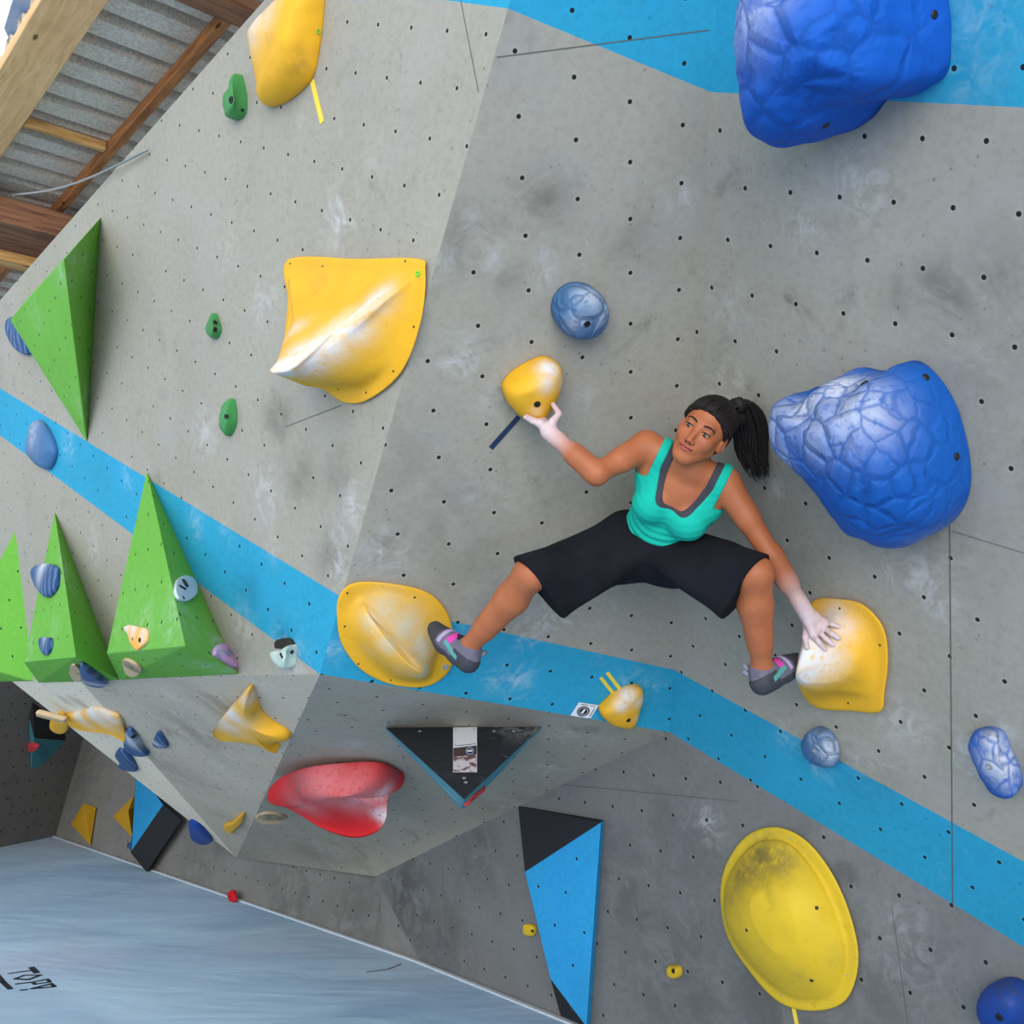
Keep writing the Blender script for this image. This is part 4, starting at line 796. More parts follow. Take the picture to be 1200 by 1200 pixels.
for c in ([(681, 825), (690, 826.3), (689.7, 826.9), (680.7, 825.6)], [(692, 826.8), (698, 827.6), (697.6, 828.2), (691.6, 827.4)], [(696.5, 830), (697.3, 830.1), (691, 840.4), (690.2, 840.3)]):
    vs, fs = card(WM, c, .002, .0042); link('small_print', mesh(vs, fs), [INK], sk, vs[0])
# tall blue and black volume on the lower wall
bvv = faces_volume('wood_volume', WBR, [(607, 944, 0), (708, 961, 0), (692, 1203, 0), (657, 1190, 0), (615, 1022, .10), (704, 964, .06), (687, 1203, .06), (645, 1147, .09), (630, 1100, 0)],
                   [((0, 5, 4), 0), ((0, 1, 5), 0), ((4, 5, 6, 7), 1), ((5, 1, 2, 6), 1), ((7, 6, 3), 0), ((6, 2, 3), 0), ((0, 4, 7, 3), 0), ((0, 3, 2, 1), 0)], [mBKV, mSKY])
tag(bvv, 'tall sky-blue and black volume standing on the mat under the overhang', 'volume')
lv = faces_volume('wood_volume', WBL, [(160, 900, 0), (190, 935, 0), (191, 943, .16), (154, 997, .16), (153, 999, 0), (213, 961, .05), (172, 1021, .05), (214, 958, 0), (173, 1024, 0), (156, 1002, .1)],
                  [((0, 2, 3), 1), ((2, 5, 6, 3), 0), ((0, 1, 2), 0), ((1, 7, 5, 2), 0), ((5, 7, 8, 6), 0), ((0, 3, 4), 0), ((3, 6, 8, 4), 0), ((0, 4, 8, 7, 1), 0)], [mBKV, mSKY])
tag(lv, 'black slab-like volume with a sky-blue upper face on the far-left lower wall', 'volume')

for o in list(COL.objects):
    if o.name.startswith('climbing_hold'):
        for w in ('yellow', 'blue', 'green', 'red', 'beige'):
            if w in o['label'].split(' on ')[0].split(' hold')[0]: o['group'] = w + ' climbing holds'; break
    if o.name.startswith('wood_volume') and 'green' in o['label'][:40]: o['group'] = 'green pyramid volumes'
    if o.name.startswith('tape_strip') and 'yellow tape' in o['label']: o['group'] = 'yellow tape strips'
# ------------------------------------------------------------------ the climber
class SDF:
    """smooth union of tapered limbs and ellipsoids on a grid"""
    def __init__(s, lo, hi, res):
        s.lo = np.asarray(lo, float); s.res = res; s.n = np.ceil((np.asarray(hi) - s.lo) / res).astype(int) + 1
        s.V = np.full(s.n, 1.0, 'f4')
        s.ax = [s.lo[i] + np.arange(s.n[i]) * res for i in range(3)]
    def box(s, lo, hi):
        a = np.clip(np.floor((np.asarray(lo) - s.lo) / s.res).astype(int), 0, s.n); b = np.clip(np.ceil((np.asarray(hi) - s.lo) / s.res).astype(int) + 1, 0, s.n)
        if np.any(b <= a): return None
        sl = tuple(slice(a[i], b[i]) for i in range(3))
        g = [s.ax[i][sl[i]].reshape([-1 if k == i else 1 for k in range(3)]) for i in range(3)]
        return sl, g
    def merge(s, sl, d, k, sub=False):
        b = s.V[sl]; d = d.astype('f4')
        if sub: d = -d; h = np.clip(.5 - .5 * (b - d) / k, 0, 1); s.V[sl] = b * (1 - h) + d * h + k * h * (1 - h)
        else: h = np.clip(.5 + .5 * (b - d) / k, 0, 1); s.V[sl] = b * (1 - h) + d * h - k * h * (1 - h)
    def cap(s, a, b, ra, rb, k=.012, sub=False, squash=None):
        a = np.asarray(a, float); b = np.asarray(b, float); m = max(ra, rb) * 1.4 + k * 2 + .03
        r = s.box(np.minimum(a, b) - m, np.maximum(a, b) + m)
        if r is None: return
        sl, g = r; ab = b - a; L2 = max(ab @ ab, 1e-9)
        p = [g[i] - a[i] for i in range(3)]
        t = np.clip((p[0] * ab[0] + p[1] * ab[1] + p[2] * ab[2]) / L2, 0, 1)
        q = [p[i] - t * ab[i] for i in range(3)]
        d2 = q[0] ** 2 + q[1] ** 2 + q[2] ** 2
        if squash is not None:             # (direction, factor): flatten along a direction
            v, f = squash; c = q[0] * v[0] + q[1] * v[1] + q[2] * v[2]; d2 = d2 + c * c * (f * f - 1)
        s.merge(sl, np.sqrt(d2) - (ra + (rb - ra) * t), k, sub)
    def ell(s, c, ax, r, k=.012, sub=False):
        c = np.asarray(c, float); m = max(r) + k * 2 + .03; q = s.box(c - m, c + m)
        if q is None: return
        sl, g = q; p = [g[i] - c[i] for i in range(3)]; k0 = 0; k1 = 0
        for v, rr in zip(ax, r):
            u = p[0] * v[0] + p[1] * v[1] + p[2] * v[2]; k0 = k0 + (u / rr) ** 2; k1 = k1 + (u / rr ** 2) ** 2
        k0 = np.sqrt(k0); k1 = np.sqrt(k1) + 1e-9
        s.merge(sl, k0 * (k0 - 1) / k1, k, sub)
    def dots(s, c, v): return sum((s.ax[i].reshape([-1 if k == i else 1 for k in range(3)]) - c[i]) * v[i] for i in range(3))
    def mesh(s):
        V = s.V; S = V < 0; nx, ny, nz = V.shape; acc = np.zeros((nx - 1, ny - 1, nz - 1, 3), 'f4'); cnt = np.zeros((nx - 1, ny - 1, nz - 1), 'f4')
        quads = []
        cell = lambda o: tuple(slice(o[i], [nx, ny, nz][i] - 1 + o[i]) for i in range(3))
        for axis in range(3):
            e = [0, 0, 0]; e[axis] = 1; o1, o2 = [i for i in range(3) if i != axis]
            for da in (0, 1):
                for db in (0, 1):
                    a = [0, 0, 0]; a[o1] = da; a[o2] = db; b = [a[i] + e[i] for i in range(3)]
                    va = V[cell(a)]; vb = V[cell(b)]; x = (va < 0) != (vb < 0)
                    I = np.nonzero(x); t = va[I] / (va[I] - vb[I])
                    p = np.tile(np.array(a, 'f4'), (len(t), 1)); p[:, axis] = t
                    acc[I] += p; cnt[I] += 1
        idx = -np.ones(cnt.shape, 'i8'); I = np.nonzero(cnt > 0); idx[I] = np.arange(len(I[0]))
        verts = s.lo + (np.stack(I, 1) + acc[I] / cnt[I][:, None]) * s.res
        for axis in range(3):
            o1, o2 = [(1, 2), (2, 0), (0, 1)][axis]
            sa = [slice(1, -1)] * 3; sa[axis] = slice(0, -1); sb = list(sa); sb[axis] = slice(1, None)
            A = S[tuple(sa)]; B = S[tuple(sb)]; J = np.nonzero(A != B); fl = A[J]
            base = np.stack(J, 1); base[:, o1] += 1; base[:, o2] += 1
            def c_(d1, d2):
                q = base.copy(); q[:, o1] -= d1; q[:, o2] -= d2; return idx[q[:, 0], q[:, 1], q[:, 2]]
            Q = np.stack([c_(1, 1), c_(0, 1), c_(0, 0), c_(1, 0)], 1); Q[~fl] = Q[~fl][:, ::-1]; quads.append(Q)
        F_ = np.concatenate(quads); F_ = F_[(F_ >= 0).all(1)]
        return verts, F_
def smooth_mesh(v, f, it=1):
    for _ in range(it):
        a = np.zeros_like(v); c = np.zeros(len(v))
        for i in range(4):
            np.add.at(a, f[:, i], v[f[:, (i + 1) % 4]]); np.add.at(a, f[:, i], v[f[:, i - 1]]); np.add.at(c, f[:, i], 2)
        v = v * .5 + a / np.maximum(c, 1)[:, None] * .5
    return v
def sdf_obj(name, parts, mat, parent, attrs=None, it=1):
    vs, fs, o = [], [], 0
    for s in parts:
        v, f = s.mesh(); v = smooth_mesh(v, f, it); vs.append(v); fs.append(f + o); o += len(v)
    v = np.concatenate(vs); f = np.concatenate(fs)
    me = bpy.data.meshes.new(name); me.from_pydata(v.tolist(), [], f.tolist()); me.update(); me.shade_smooth()
    for k, fn in (attrs or {}).items(): fattr(me, k, fn(v))
    return link(name, me, [mat] if not isinstance(mat, list) else mat, parent, v.mean(0))
# joints: pixel and depth along the view axis, then metres in the scene
J = dict(pel=(760, 650, 3.70), neck=(811, 548, 3.40), head=(824, 506, 3.335),
         shA=(757, 523, 3.47), elA=(699, 555, 3.385), wrA=(643, 506, 3.44), shB=(849, 565, 3.43), elB=(904, 651, 3.40), wrB=(944, 717, 3.43),
         hiA=(729, 650, 3.71), knA=(622, 672, 3.45), anA=(549, 759, 3.67), hiB=(792, 652, 3.66), knB=(885, 672, 3.30), anB=(893, 783, 3.46))
J = {k: at(*v) for k, v in J.items()}
T_ = unit(J['neck'] - J['pel']); LT = np.linalg.norm(J['neck'] - J['pel'])
S_ = J['shB'] - J['shA']; S_ = unit(S_ - T_ * (S_ @ T_)); F_ = np.cross(T_, S_)
if F_ @ (CAM - J['pel']) < 0: F_ = -F_
tl = lambda s, f, t: J['pel'] + S_ * s + F_ * f + T_ * (t * LT / .46)
AX = (S_, F_, T_)
def torso(s, e=0.0, k=.03, arms=True):
    s.ell(tl(0, -.01, .02), AX, (.155 + e, .105 + e, .11 + e), k)
    s.ell(tl(0, -.01, .14), AX, (.116 + e, .088 + e, .14 + e), k)
    s.ell(tl(0, -.015, .29), AX, (.134 + e, .092 + e, .15 + e), k)
    for q in (-1, 1): s.ell(tl(q * .066, .062, .285), AX, (.058 + e, .05 + e, .060 + e), .025)
    if arms:
        s.cap(J['shA'] * .88 + tl(0, 0, .40) * .12, J['shB'] * .88 + tl(0, 0, .40) * .12, .045 + e, .045 + e, .03)
        for q in ('shA', 'shB'): s.cap(tl(0, -.015, .45), J[q], .042 + e, .04 + e, .03)
        s.cap(tl(-.1, 0, .33), J['shA'], .045 + e, .04 + e, .03); s.cap(tl(.1, 0, .33), J['shB'], .045 + e, .04 + e, .03)
# head frame
roll = math.radians(31)
hu = unit(cam_vec(math.sin(roll) * .97, math.cos(roll) * .97, -.24)); hf = cam_vec(-.50, -.22, -.83); hf = unit(hf - hu * (hf @ hu)); hr = np.cross(hf, hu)
if hr @ RT < 0: hr = -hr
HX = (hr, hf, hu); HS = 1.0
hl = lambda r, f, u: J['head'] + (hr * r + hf * f + hu * u) * HS
def head(s):
    E_ = lambda c, r, k=.012, sub=False: s.ell(hl(*c), HX, tuple(x * HS for x in r), k, sub)
    Cp = lambda a, b, ra, rb, k=.01, sub=False: s.cap(hl(*a), hl(*b), ra * HS, rb * HS, k, sub)
    E_((0, -.018, .032), (.074, .094, .083)); E_((0, .026, -.020), (.060, .064, .080), .02); E_((0, .038, -.06), (.042, .045, .048), .02)
    E_((0, .062, -.097), (.020, .018, .016), .032)
    for q in (-1, 1):
        E_((q * .036, .056, -.024), (.024, .026, .024), .02); Cp((q * .047, .010, -.045), (q * .014, .060, -.092), .020, .016, .022)
        E_((q * .074, -.008, -.006), (.010, .019, .031), .008); E_((q * .080, -.002, -.004), (.006, .010, .018), .005, True)
    Cp((-.033, .073, .024), (.033, .073, .024), .011, .011, .016)
    for q in (-1, 1): E_((q * .032, .098, .003), (.019, .016, .0115), .012, True)
    Cp((0, .080, .010), (0, .105, -.033), .0075, .0105, .010); 
    for q in (-1, 1): E_((q * .011, .096, -.038), (.008, .009, .007), .006)
    E_((0, .080, -.060), (.026, .015, .016), .014)
    for q in (-1, 1): E_((q * .0306, .076, .003), (.0135, .0125, .0125), .004)
neckb = tl(0, -.015, .44)
def limbs(s, coarse=True):
    torso(s)
    s.cap(neckb, hl(0, -.03, -.05), .047, .044, .025)
    c = (J['shA'], J['elA'], J['wrA']), (J['shB'], J['elB'], J['wrB'])
    for a, b, w in c:
        s.cap(a, b, .044, .034, .02); s.cap(a, a + (b - a) * .5, .046, .04, .02); s.cap(b, w, .035, .0235, .015); s.cap(b, b + (w - b) * .45, .036, .036, .02)
    for h, k, a in (('hiA', 'knA', 'anA'), ('hiB', 'knB', 'anB')):
        h, k, a = J[h], J[k], J[a]; s.cap(h, k, .082, .055, .03); s.ell(k, AX, (.054,) * 3, .02)
        bk = unit(h - a); ax_ = unit(a - k); off = unit((h - k) - ax_ * ((h - k) @ ax_))
        s.cap(k, a, .048, .034, .02); m = k + (a - k) * .32 + off * .014; s.cap(k + (a - k) * .12 + off * .006, m, .044, .052, .03); s.cap(m, k + (a - k) * .72 + off * .004, .05, .037, .03)
        s.cap(a, a + (a - k) * .06, .036, .036, .02)
def hook(p, h): return p
# ---- hands: chains of finger joints
def sdepth(o, x, y, r, lift=0.0):          # point r in front of a hold's surface along the view
    p, n = surf(o, x, y); d = unit(CAM - p); return p + d * (r + lift)
WB_ = J['wrB']
fB = []                                     # hand spread on the right-hand hold
for kn, mid, tip, r in (((966.5, 729.5), (975, 731.5), (982.5, 734.5), .0082), ((965, 735.5), (974, 742), (982.5, 748), .0088), ((960, 741), (968, 748.5), (976, 755.5), .0088), ((953, 744), (960, 753), (966.5, 761), .0084)):
    fB.append(([sdepth(o5, *kn, r, .016), sdepth(o5, *mid, r, .009), sdepth(o5, *tip, r, -.001)], r))
thB = ([sdepth(o5, 946, 735, .011, .012), sdepth(o5, 943.5, 747, .0095, .0), sdepth(o5, 945.5, 758.5, .009, -.002)], .0098)
def handB(s):
    w = WB_; kn = [f[0][0] for f in fB]
    s.cap(J['elB'] * .2 + w * .8, w, .026, .024, .012)
    for p in kn: s.cap(w, p, .020, .0125, .010)
    s.cap(kn[0], kn[3], .012, .012, .01); s.cap(w * .6 + kn[0] * .4, w * .6 + kn[3] * .4, .017, .017, .012)
    for pts, r in fB:
        s.cap(pts[0], pts[1], r * 1.12, r, .004); s.cap(pts[1], pts[2], r, r * .86, .003)
    s.cap(w * .7 + thB[0][0] * .3, thB[0][0], .018, .0135, .012)
    s.cap(thB[0][0], thB[0][1], .0125, .0105, .005); s.cap(thB[0][1], thB[0][2], .0105, .0088, .003)
WA = J['wrA']
d3 = lambda x, y, d: at(x, y, d)
fA = [([d3(633, 496.5, 3.435), d3(624, 494, 3.435), d3(615.5, 489, 3.425)], .0085), ([d3(634, 495, 3.46), d3(625, 492, 3.465), d3(617, 488, 3.46)], .0088),
      ([d3(636, 494, 3.485), d3(627, 490, 3.495), d3(619, 487, 3.495)], .0086), ([d3(638, 494, 3.505), d3(630, 490, 3.52), d3(623, 487, 3.525)], .0078)]
thA = ([d3(648, 494, 3.435), d3(655.5, 484.5, 3.44), d3(648, 473.5, 3.445)], .010)
def handA(s):
    w = WA; s.cap(J['elA'] * .2 + w * .8, w, .026, .024, .012)
    for pts, r in fA:
        s.cap(w, pts[0], .020, .0125, .010); s.cap(pts[0], pts[1], r * 1.15, r, .004); s.cap(pts[1], pts[2], r, r * .85, .003)
    s.cap(fA[0][0][0], fA[3][0][0], .0125, .0125, .01)
    s.cap(w * .6 + thA[0][0] * .4, thA[0][0], .019, .0135, .012); s.cap(thA[0][0], thA[0][1], .0130, .0105, .005); s.cap(thA[0][1], thA[0][2], .0105, .0085, .003)
def clip(s, c, r, inside):                  # keep only inside / outside a ball
    d = np.sqrt(sum((s.ax[i].reshape([-1 if k == i else 1 for k in range(3)]) - c[i]) ** 2 for i in range(3))) - r
    s.V = np.maximum(s.V, (d if inside else -d).astype('f4'))
allj = np.array(list(J.values())); lo, hi = allj.min(0) - .16, allj.max(0) + .16
sb = SDF(lo, hi, .0065); limbs(sb); head(sb); handA(sb); handB(sb)
hc = J['head']; hcB = (WB_ + fB[1][0][2]) / 2; hcA = (WA + fA[1][0][1]) / 2
clip(sb, hc, .118, False); clip(sb, hcB, .087, False); clip(sb, hcA, .068, False)
sh = SDF(hc - .14, hc + .14, .0028); limbs(sh); head(sh); clip(sh, hc, .132, True)
sB = SDF(hcB - .105, hcB + .105, .0024); limbs(sB); handB(sB); clip(sB, hcB, .101, True)
sA = SDF(hcA - .085, hcA + .085, .0024); limbs(sA); handA(sA); clip(sA, hcA, .081, True)
gs = G('tanned_skin'); o_ = gs.obj(); n1 = gs.noise(o_, 14, 4); n2 = gs.noise(o_, 220, 2)
SKIN = srgb(172, 100, 62)
c_ = gs.mix(gs.math('MULTIPLY', gs.ramp(n1, .3, .7), .4), SKIN, srgb(140, 74, 48)); c_ = gs.mix(gs.math('MULTIPLY', n2, .12), c_, srgb(182, 120, 84))
c_ = gs.mix(gs.math('MULTIPLY', gs.attr('dirt'), .6), c_, srgb(172, 78, 62))
c_ = gs.mix(gs.math('MULTIPLY', gs.attr('chalk'), gs.ramp(gs.noise(o_, 60, 5, .7), .0, .5)), c_, srgb(212, 196, 200))
gs.b.inputs['Subsurface Weight'].default_value = .06; gs.b.inputs['Subsurface Radius'].default_value = (.01, .004, .002)
MSKIN = gs.done(c_, .5, gs.bump(n2, .12, .001), .35)
def near(v, *P):                            # 1 on the arm, 0 elsewhere
    d = np.full(len(v), 9.0)
    for a, b in zip(P, P[1:]):
        t = np.clip((v - a) @ (b - a) / ((b - a) @ (b - a)), 0, 1); d = np.minimum(d, np.linalg.norm(v - a - t[:, None] * (b - a), axis=1))
    return np.maximum((d < .052) * 1.0, np.linalg.norm(v - P[-1], axis=1) < .115)
def chalky(v):
    f = lambda c, r0, r1, a: a * np.clip((r1 - np.linalg.norm(v - c, axis=1)) / (r1 - r0), 0, 1)
    return np.maximum.reduce([f(hcB, .07, .23, .82) * near(v, J['elB'], WB_, hcB), f(hcA, .045, .15, .8)])
person = empty('person', J['pel'])
tag(person, 'woman in a turquoise tank top and black knee shorts, bridging across the corner', 'person')
def blush(v): return blobs(v, [(hl(.04, .08, -.03), .02, .35), (hl(-.04, .08, -.03), .02, .35), (hl(0, .11, -.035), .013, .4)])
sdf_obj('body', [sb, sh, sB, sA], MSKIN, person, {'chalk': chalky, 'dirt': blush})
# face details
def ellmesh(name, c, ax, r, mat, seg=20, ringn=12, parent=None):
    vs = []; fs = []
    for i in range(ringn + 1):
        a = math.pi * i / ringn
        for j in range(seg):
            b = 2 * math.pi * j / seg; q = (math.sin(a) * math.cos(b) * r[0], math.sin(a) * math.sin(b) * r[1], math.cos(a) * r[2]); vs.append(c + ax[0] * q[0] + ax[1] * q[1] + ax[2] * q[2])
    for i in range(ringn):
        for j in range(seg): fs.append((i * seg + j, i * seg + (j + 1) % seg, (i + 1) * seg + (j + 1) % seg, (i + 1) * seg + j))
    me = mesh(vs, fs, True); return link(name, me, [mat], parent or person, c)
EYEW = plain('eye_white', srgb(172, 160, 152), .25, .05, spec=.5); IRIS = plain('dark_iris', srgb(38, 24, 18), .15, .1, spec=.6)
HAIRM = G('dark_brown_hair'); _h = HAIRM.noise(HAIRM.map(HAIRM.obj(), (30, 30, 120)), 3, 4)
HAIRM.done(HAIRM.mix(_h, srgb(16, 13, 15), srgb(36, 28, 27)), .5, HAIRM.bump(_h, .4, .002), .22); MHAIR = HAIRM.m
LIPM = plain('lips', srgb(170, 84, 72), .4, .2); BROWM = plain('brow_hair', srgb(40, 26, 22), .7, .2); NOST = plain('nostril', srgb(70, 34, 26), .8)
gz = unit(hf + cam_vec(-.22, -.05, 0)); gr_ = unit(np.cross(gz, hu)); gu = np.cross(gr_, gz)
for q in (-1, 1):
    c = hl(q * .0306, .0785, .0025); e = ellmesh('eye', c, HX, (.0122, .0118, .0048), EYEW)
    ellmesh('iris', c + gz * .0078, (gr_, gz, gu), (.0064, .0046, .0058), IRIS, parent=e)
    pts = [hl(q * (.0306 + x), .0895 - abs(x) * .30, .0078 - (x * 38) ** 2 * .010) for x in np.linspace(-.0145, .0150, 9)]
    vs, fs = tube(pts, [.0010, .0015, .0019, .0021, .0021, .0021, .0020, .0017, .0010], 6); link('eyelashes', mesh(vs, fs, True), [BROWM], person, c)
    pts = [hl(q * x, f, u) for x, f, u in ((.012, .0895, .0235), (.022, .0905, .0275), (.034, .086, .0285), (.044, .077, .0255), (.050, .070, .0205))]
    vs, fs = tube(pts, [.0022, .003, .003, .0024, .0012], 6); link('eyebrow', mesh(vs, fs, True), [BROWM], person, pts[2])
    ellmesh('nostril', hl(q * .0068, .1035, -.0448), HX, (.0032, .004, .0022), NOST, 10, 6)
pts = [hl(x, .0955 - abs(x) ** 1.6 * 2.6, -.0575 - abs(x) * .06 + (.0012 if abs(x) > .004 else 0)) for x in np.linspace(-.025, .025, 11)]
vs, fs = tube(pts, [.001, .0022, .0034, .004, .0043, .0040, .0043, .004, .0034, .0022, .001], 8); lips = link('lips', mesh(vs, fs, True), [LIPM], person, pts[5])
pts = [hl(x, .0952 - abs(x) ** 1.6 * 2.6, -.0668 + abs(x) * .16) for x in np.linspace(-.021, .021, 11)]
vs, fs = tube(pts, [.001, .0026, .0042, .005, .0054, .0054, .0054, .005, .0042, .0026, .001], 8); link('lower_lip', mesh(vs, fs, True), [LIPM], lips, pts[5])
pts = [hl(x, .0985 - abs(x) ** 1.6 * 2.4, -.0618 + abs(x) * .05) for x in np.linspace(-.024, .024, 9)]
vs, fs = tube(pts, .0011, 6); link('mouth_line', mesh(vs, fs, True), [NOST], lips, pts[4])
# hair: pulled back, then the ponytail
s = SDF(hc - .15, hc + .17, .003)
s.ell(hl(0, -.018, .034), HX, (.0785, .0995, .0885), .01); s.ell(hl(0, -.05, .0), HX, (.074, .066, .075), .03)
for q in (-1, 1): s.ell(hl(q * .066, .022, .022), HX, (.014, .03, .03), .012)
s.cap(hl(.03, -.085, .065), hl(.05, -.12, .085), .034, .026, .02)
hr_ = s.dots(hl(0, 0, 0), hr); hd = s.dots(hl(0, 0, 0), unit(hu * 1.0 - hf * .98)) + .002 + .0009 * np.sin(hr_ * 260) + .0010 * np.sin(hr_ * 610 + 1)
s.V = np.maximum(s.V, (-hd).astype('f4'))
for q in (-1, 1): s.ell(hl(q * .082, -.004, -.012), HX, (.016, .022, .030), .006, True)
sdf_obj('hair', [s], MHAIR, person)
cap_bv = BVHTree.FromPolygons([Vector(p) for p in s.mesh()[0]], [tuple(int(i) for i in q) for q in s.mesh()[1]])
tie = at(862, 476, 3.39); vs_, fs_, off = [], [], 0
for k in range(420):
    th = RNG.uniform(-1.0, 1.0) * 2.0; fr = RNG.uniform(0, 1)
    st = hl(math.sin(th) * .085, .02 + math.cos(th) * .075, .085 * math.cos(th * .55) - .02 + fr * .03)
    pts = []
    for t in np.linspace(0, 1, 12):
        p = st * (1 - t) + (tie - unit(tie - hc) * .02) * t; c0 = hl(0, -.03, .02); q = c0 + unit(p - c0) * .16
        h_ = cap_bv.ray_cast(Vector(q), Vector(unit(c0 - q)))
        if h_[0] is None: continue
        pts.append(np.array(h_[0]) + unit(q - c0) * (.0005 + .0016 * math.sin(t * 3 + k)))
    if len(pts) < 6: continue
    n_ = len(pts); v, f = tube(pts, [.0028 * min(1, .25 + i / 3) for i in range(n_)], 5)
    vs_ += v; fs_ += [tuple(i + off for i in q) for q in f]; off += len(v)
link('combed_hair', mesh(vs_, fs_, True), [MHAIR], person, hc)
tie = at(867, 474, 3.40)
vs, fs = tube([at(861, 476, 3.385), tie], [.026, .026], 14); link('hair_tie', mesh(vs, fs, True), [plain('hair_band', (.01, .01, .012), .7)], person, tie)
axis_pts = [(860, 476, 3.385, .022), (868, 471, 3.42, .034), (874, 483, 3.46, .052), (878, 503, 3.49, .058), (880, 524, 3.50, .056), (886, 545, 3.49, .040), (892, 562, 3.48, .022)]
AP = np.array([at(*p[:3]) for p in axis_pts]); AR = [p[3] for p in axis_pts]
def spl(P, t):
    n = len(P) - 1; x = min(max(t, 0), .9999) * n; i = int(x); f = x - i
    g = lambda k: P[min(max(k, 0), n)]
    return cr(np.asarray(g(i - 1)), np.asarray(g(i)), np.asarray(g(i + 1)), np.asarray(g(i + 2)), f)
vs_, fs_, off = [], [], 0
for k in range(300):
    a = RNG.uniform(0, 2 * math.pi); rr = math.sqrt(RNG.uniform(0, 1)); L_ = RNG.uniform(.70, 1.0); ph_ = RNG.uniform(0, 6); pts = []
    for t in np.linspace(0, L_, 15):
        c = spl(AP, t); r = float(spl(np.array(AR), t)); dd = RT * math.cos(a) * 1.0 + UP * math.sin(a) * .25 + FW * math.sin(a) * .8
        pts.append(c + dd * r * rr + (RT * math.sin(t * 9 + ph_) + UP * math.cos(t * 7 + ph_)) * .008 * t)
    w = RNG.uniform(.0030, .0055); v, f = tube(pts, [w * (1 - (i / 14) ** 3 * .9) for i in range(15)], 5)
    vs_ += v; fs_ += [tuple(i + off for i in q) for q in f]; off += len(v)
link('ponytail', mesh(vs_, fs_, True), [MHAIR], person, tie)
# clothes -------------------------------------------------------------
TQ = G('turquoise_jersey'); o_ = TQ.obj(); w1 = TQ.noise(o_, 400, 2); w2 = TQ.noise(o_, 10, 4)
rib = TQ.n('ShaderNodeTexWave', bands_direction='DIAGONAL'); TQ.put(rib.inputs[0], o_); rib.inputs['Scale'].default_value = 60
tc = TQ.mix(TQ.math('MULTIPLY', TQ.ramp(w2, .3, .7), .3), srgb(24, 178, 156), srgb(16, 150, 136))
MTANK = TQ.done(tc, .85, TQ.bump(w1, .25, .001), .15)
CHG = plain('charcoal_jersey', srgb(62, 62, 70), .9, .3, 60); 
BLKF = G('black_fabric'); o_ = BLKF.obj(); f1 = BLKF.noise(o_, 300, 2); f2 = BLKF.noise(o_, 7, 4)
bc = BLKF.mix(BLKF.ramp(f2, .3, .7), srgb(30, 30, 36), srgb(22, 22, 27)); bc = BLKF.mix(BLKF.math('MULTIPLY', BLKF.ramp(BLKF.noise(o_, 16, 5, .7), .66, .80), .35), bc, srgb(120, 118, 124))
MBLK = BLKF.done(bc, .9, BLKF.bump(f1, .2, .001), .12)
bb = np.array([tl(x, f, t) for x in (-.26, .26) for f in (-.2, .2) for t in (-.12, .52)]); blo, bhi = bb.min(0), bb.max(0)
def garment(e, neck_t, neck_w, strap_o, arm_w, hem, wrinkle):
    s = SDF(blo, bhi, .0042); torso(s, e, .03)
    a = s.dots(tl(0, 0, 0), S_); f = s.dots(tl(0, 0, 0), F_); t = s.dots(tl(0, 0, 0), T_) * .46 / LT
    if wrinkle:
        b = np.exp(-((t - .13) / .08) ** 2) * .0032 + .0005
        s.V = (s.V - b * np.sin(210 * t + 18 * np.abs(a) + 9 * np.sin(13 * a + 2)) - .002 * np.sin(45 * t + 30 * a * a) * np.exp(-((t - .2) / .06) ** 2)).astype('f4')
    u = np.maximum(np.abs(a), 1e-4)
    front = f > -.01
    scoop = np.where(front, neck_t + (u / neck_w) ** 4 * .10, .37 + (u / neck_w) ** 3 * .07)
    neck_cut = np.minimum(t - scoop, neck_w - u)                     # >0 inside the opening
    arm_in = arm_w - np.clip(.335 - t, 0, 1) * -.9
    armline = np.where(t > .37, arm_w, arm_w + (.37 - t) * 1.6)
    cut = np.maximum(neck_cut, np.where(t > .30, u - armline, -1))
    cut = np.maximum(cut, hem - t)
    s.V = np.maximum(s.V, cut.astype('f4')); return s
bra = garment(.0042, .330, .066, 0, .118, .15, False)
sdf_obj('sports_bra', [bra], CHG, person, it=1)
tank = garment(.008, .322, .090, 0, .120, .035, True)
sdf_obj('tank_top', [tank], MTANK, person, it=1)
# knee-length shorts
allp = np.array([J[k] for k in ('pel', 'hiA', 'knA', 'hiB', 'knB')]); s = SDF(allp.min(0) - .17, allp.max(0) + .15, .005)
s.ell(tl(0, -.012, .015), AX, (.168, .122, .10), .03); s.ell(tl(0, -.012, .045), AX, (.172, .122, .055), .03)
hemA_lo = at(656, 716, 3.50); hemB_lo = at(850, 716, 3.36); crotch = at(758, 641, 3.62)
for h, k, hl_ in (('hiA', 'knA', hemA_lo), ('hiB', 'knB', hemB_lo)):
    h, k = J[h], J[k]; s.cap(h, k + (k - h) * .12, .104, .066, .04)
    kk = k + (hl_ - k) * .5; sg = -1 if np.allclose(h, J['hiA']) else 1; s.cap(tl(sg * .105, 0, .055), h * .4 + k * .6, .072, .066, .05)
    s.cap(h * .5 + crotch * .5, kk, .07, .05, .04); s.cap(crotch, hl_ + (hl_ - crotch) * .1, .045, .022, .045)
    s.cap(h * .5 + k * .5, kk * .3 + hl_ * .7, .05, .035, .04)
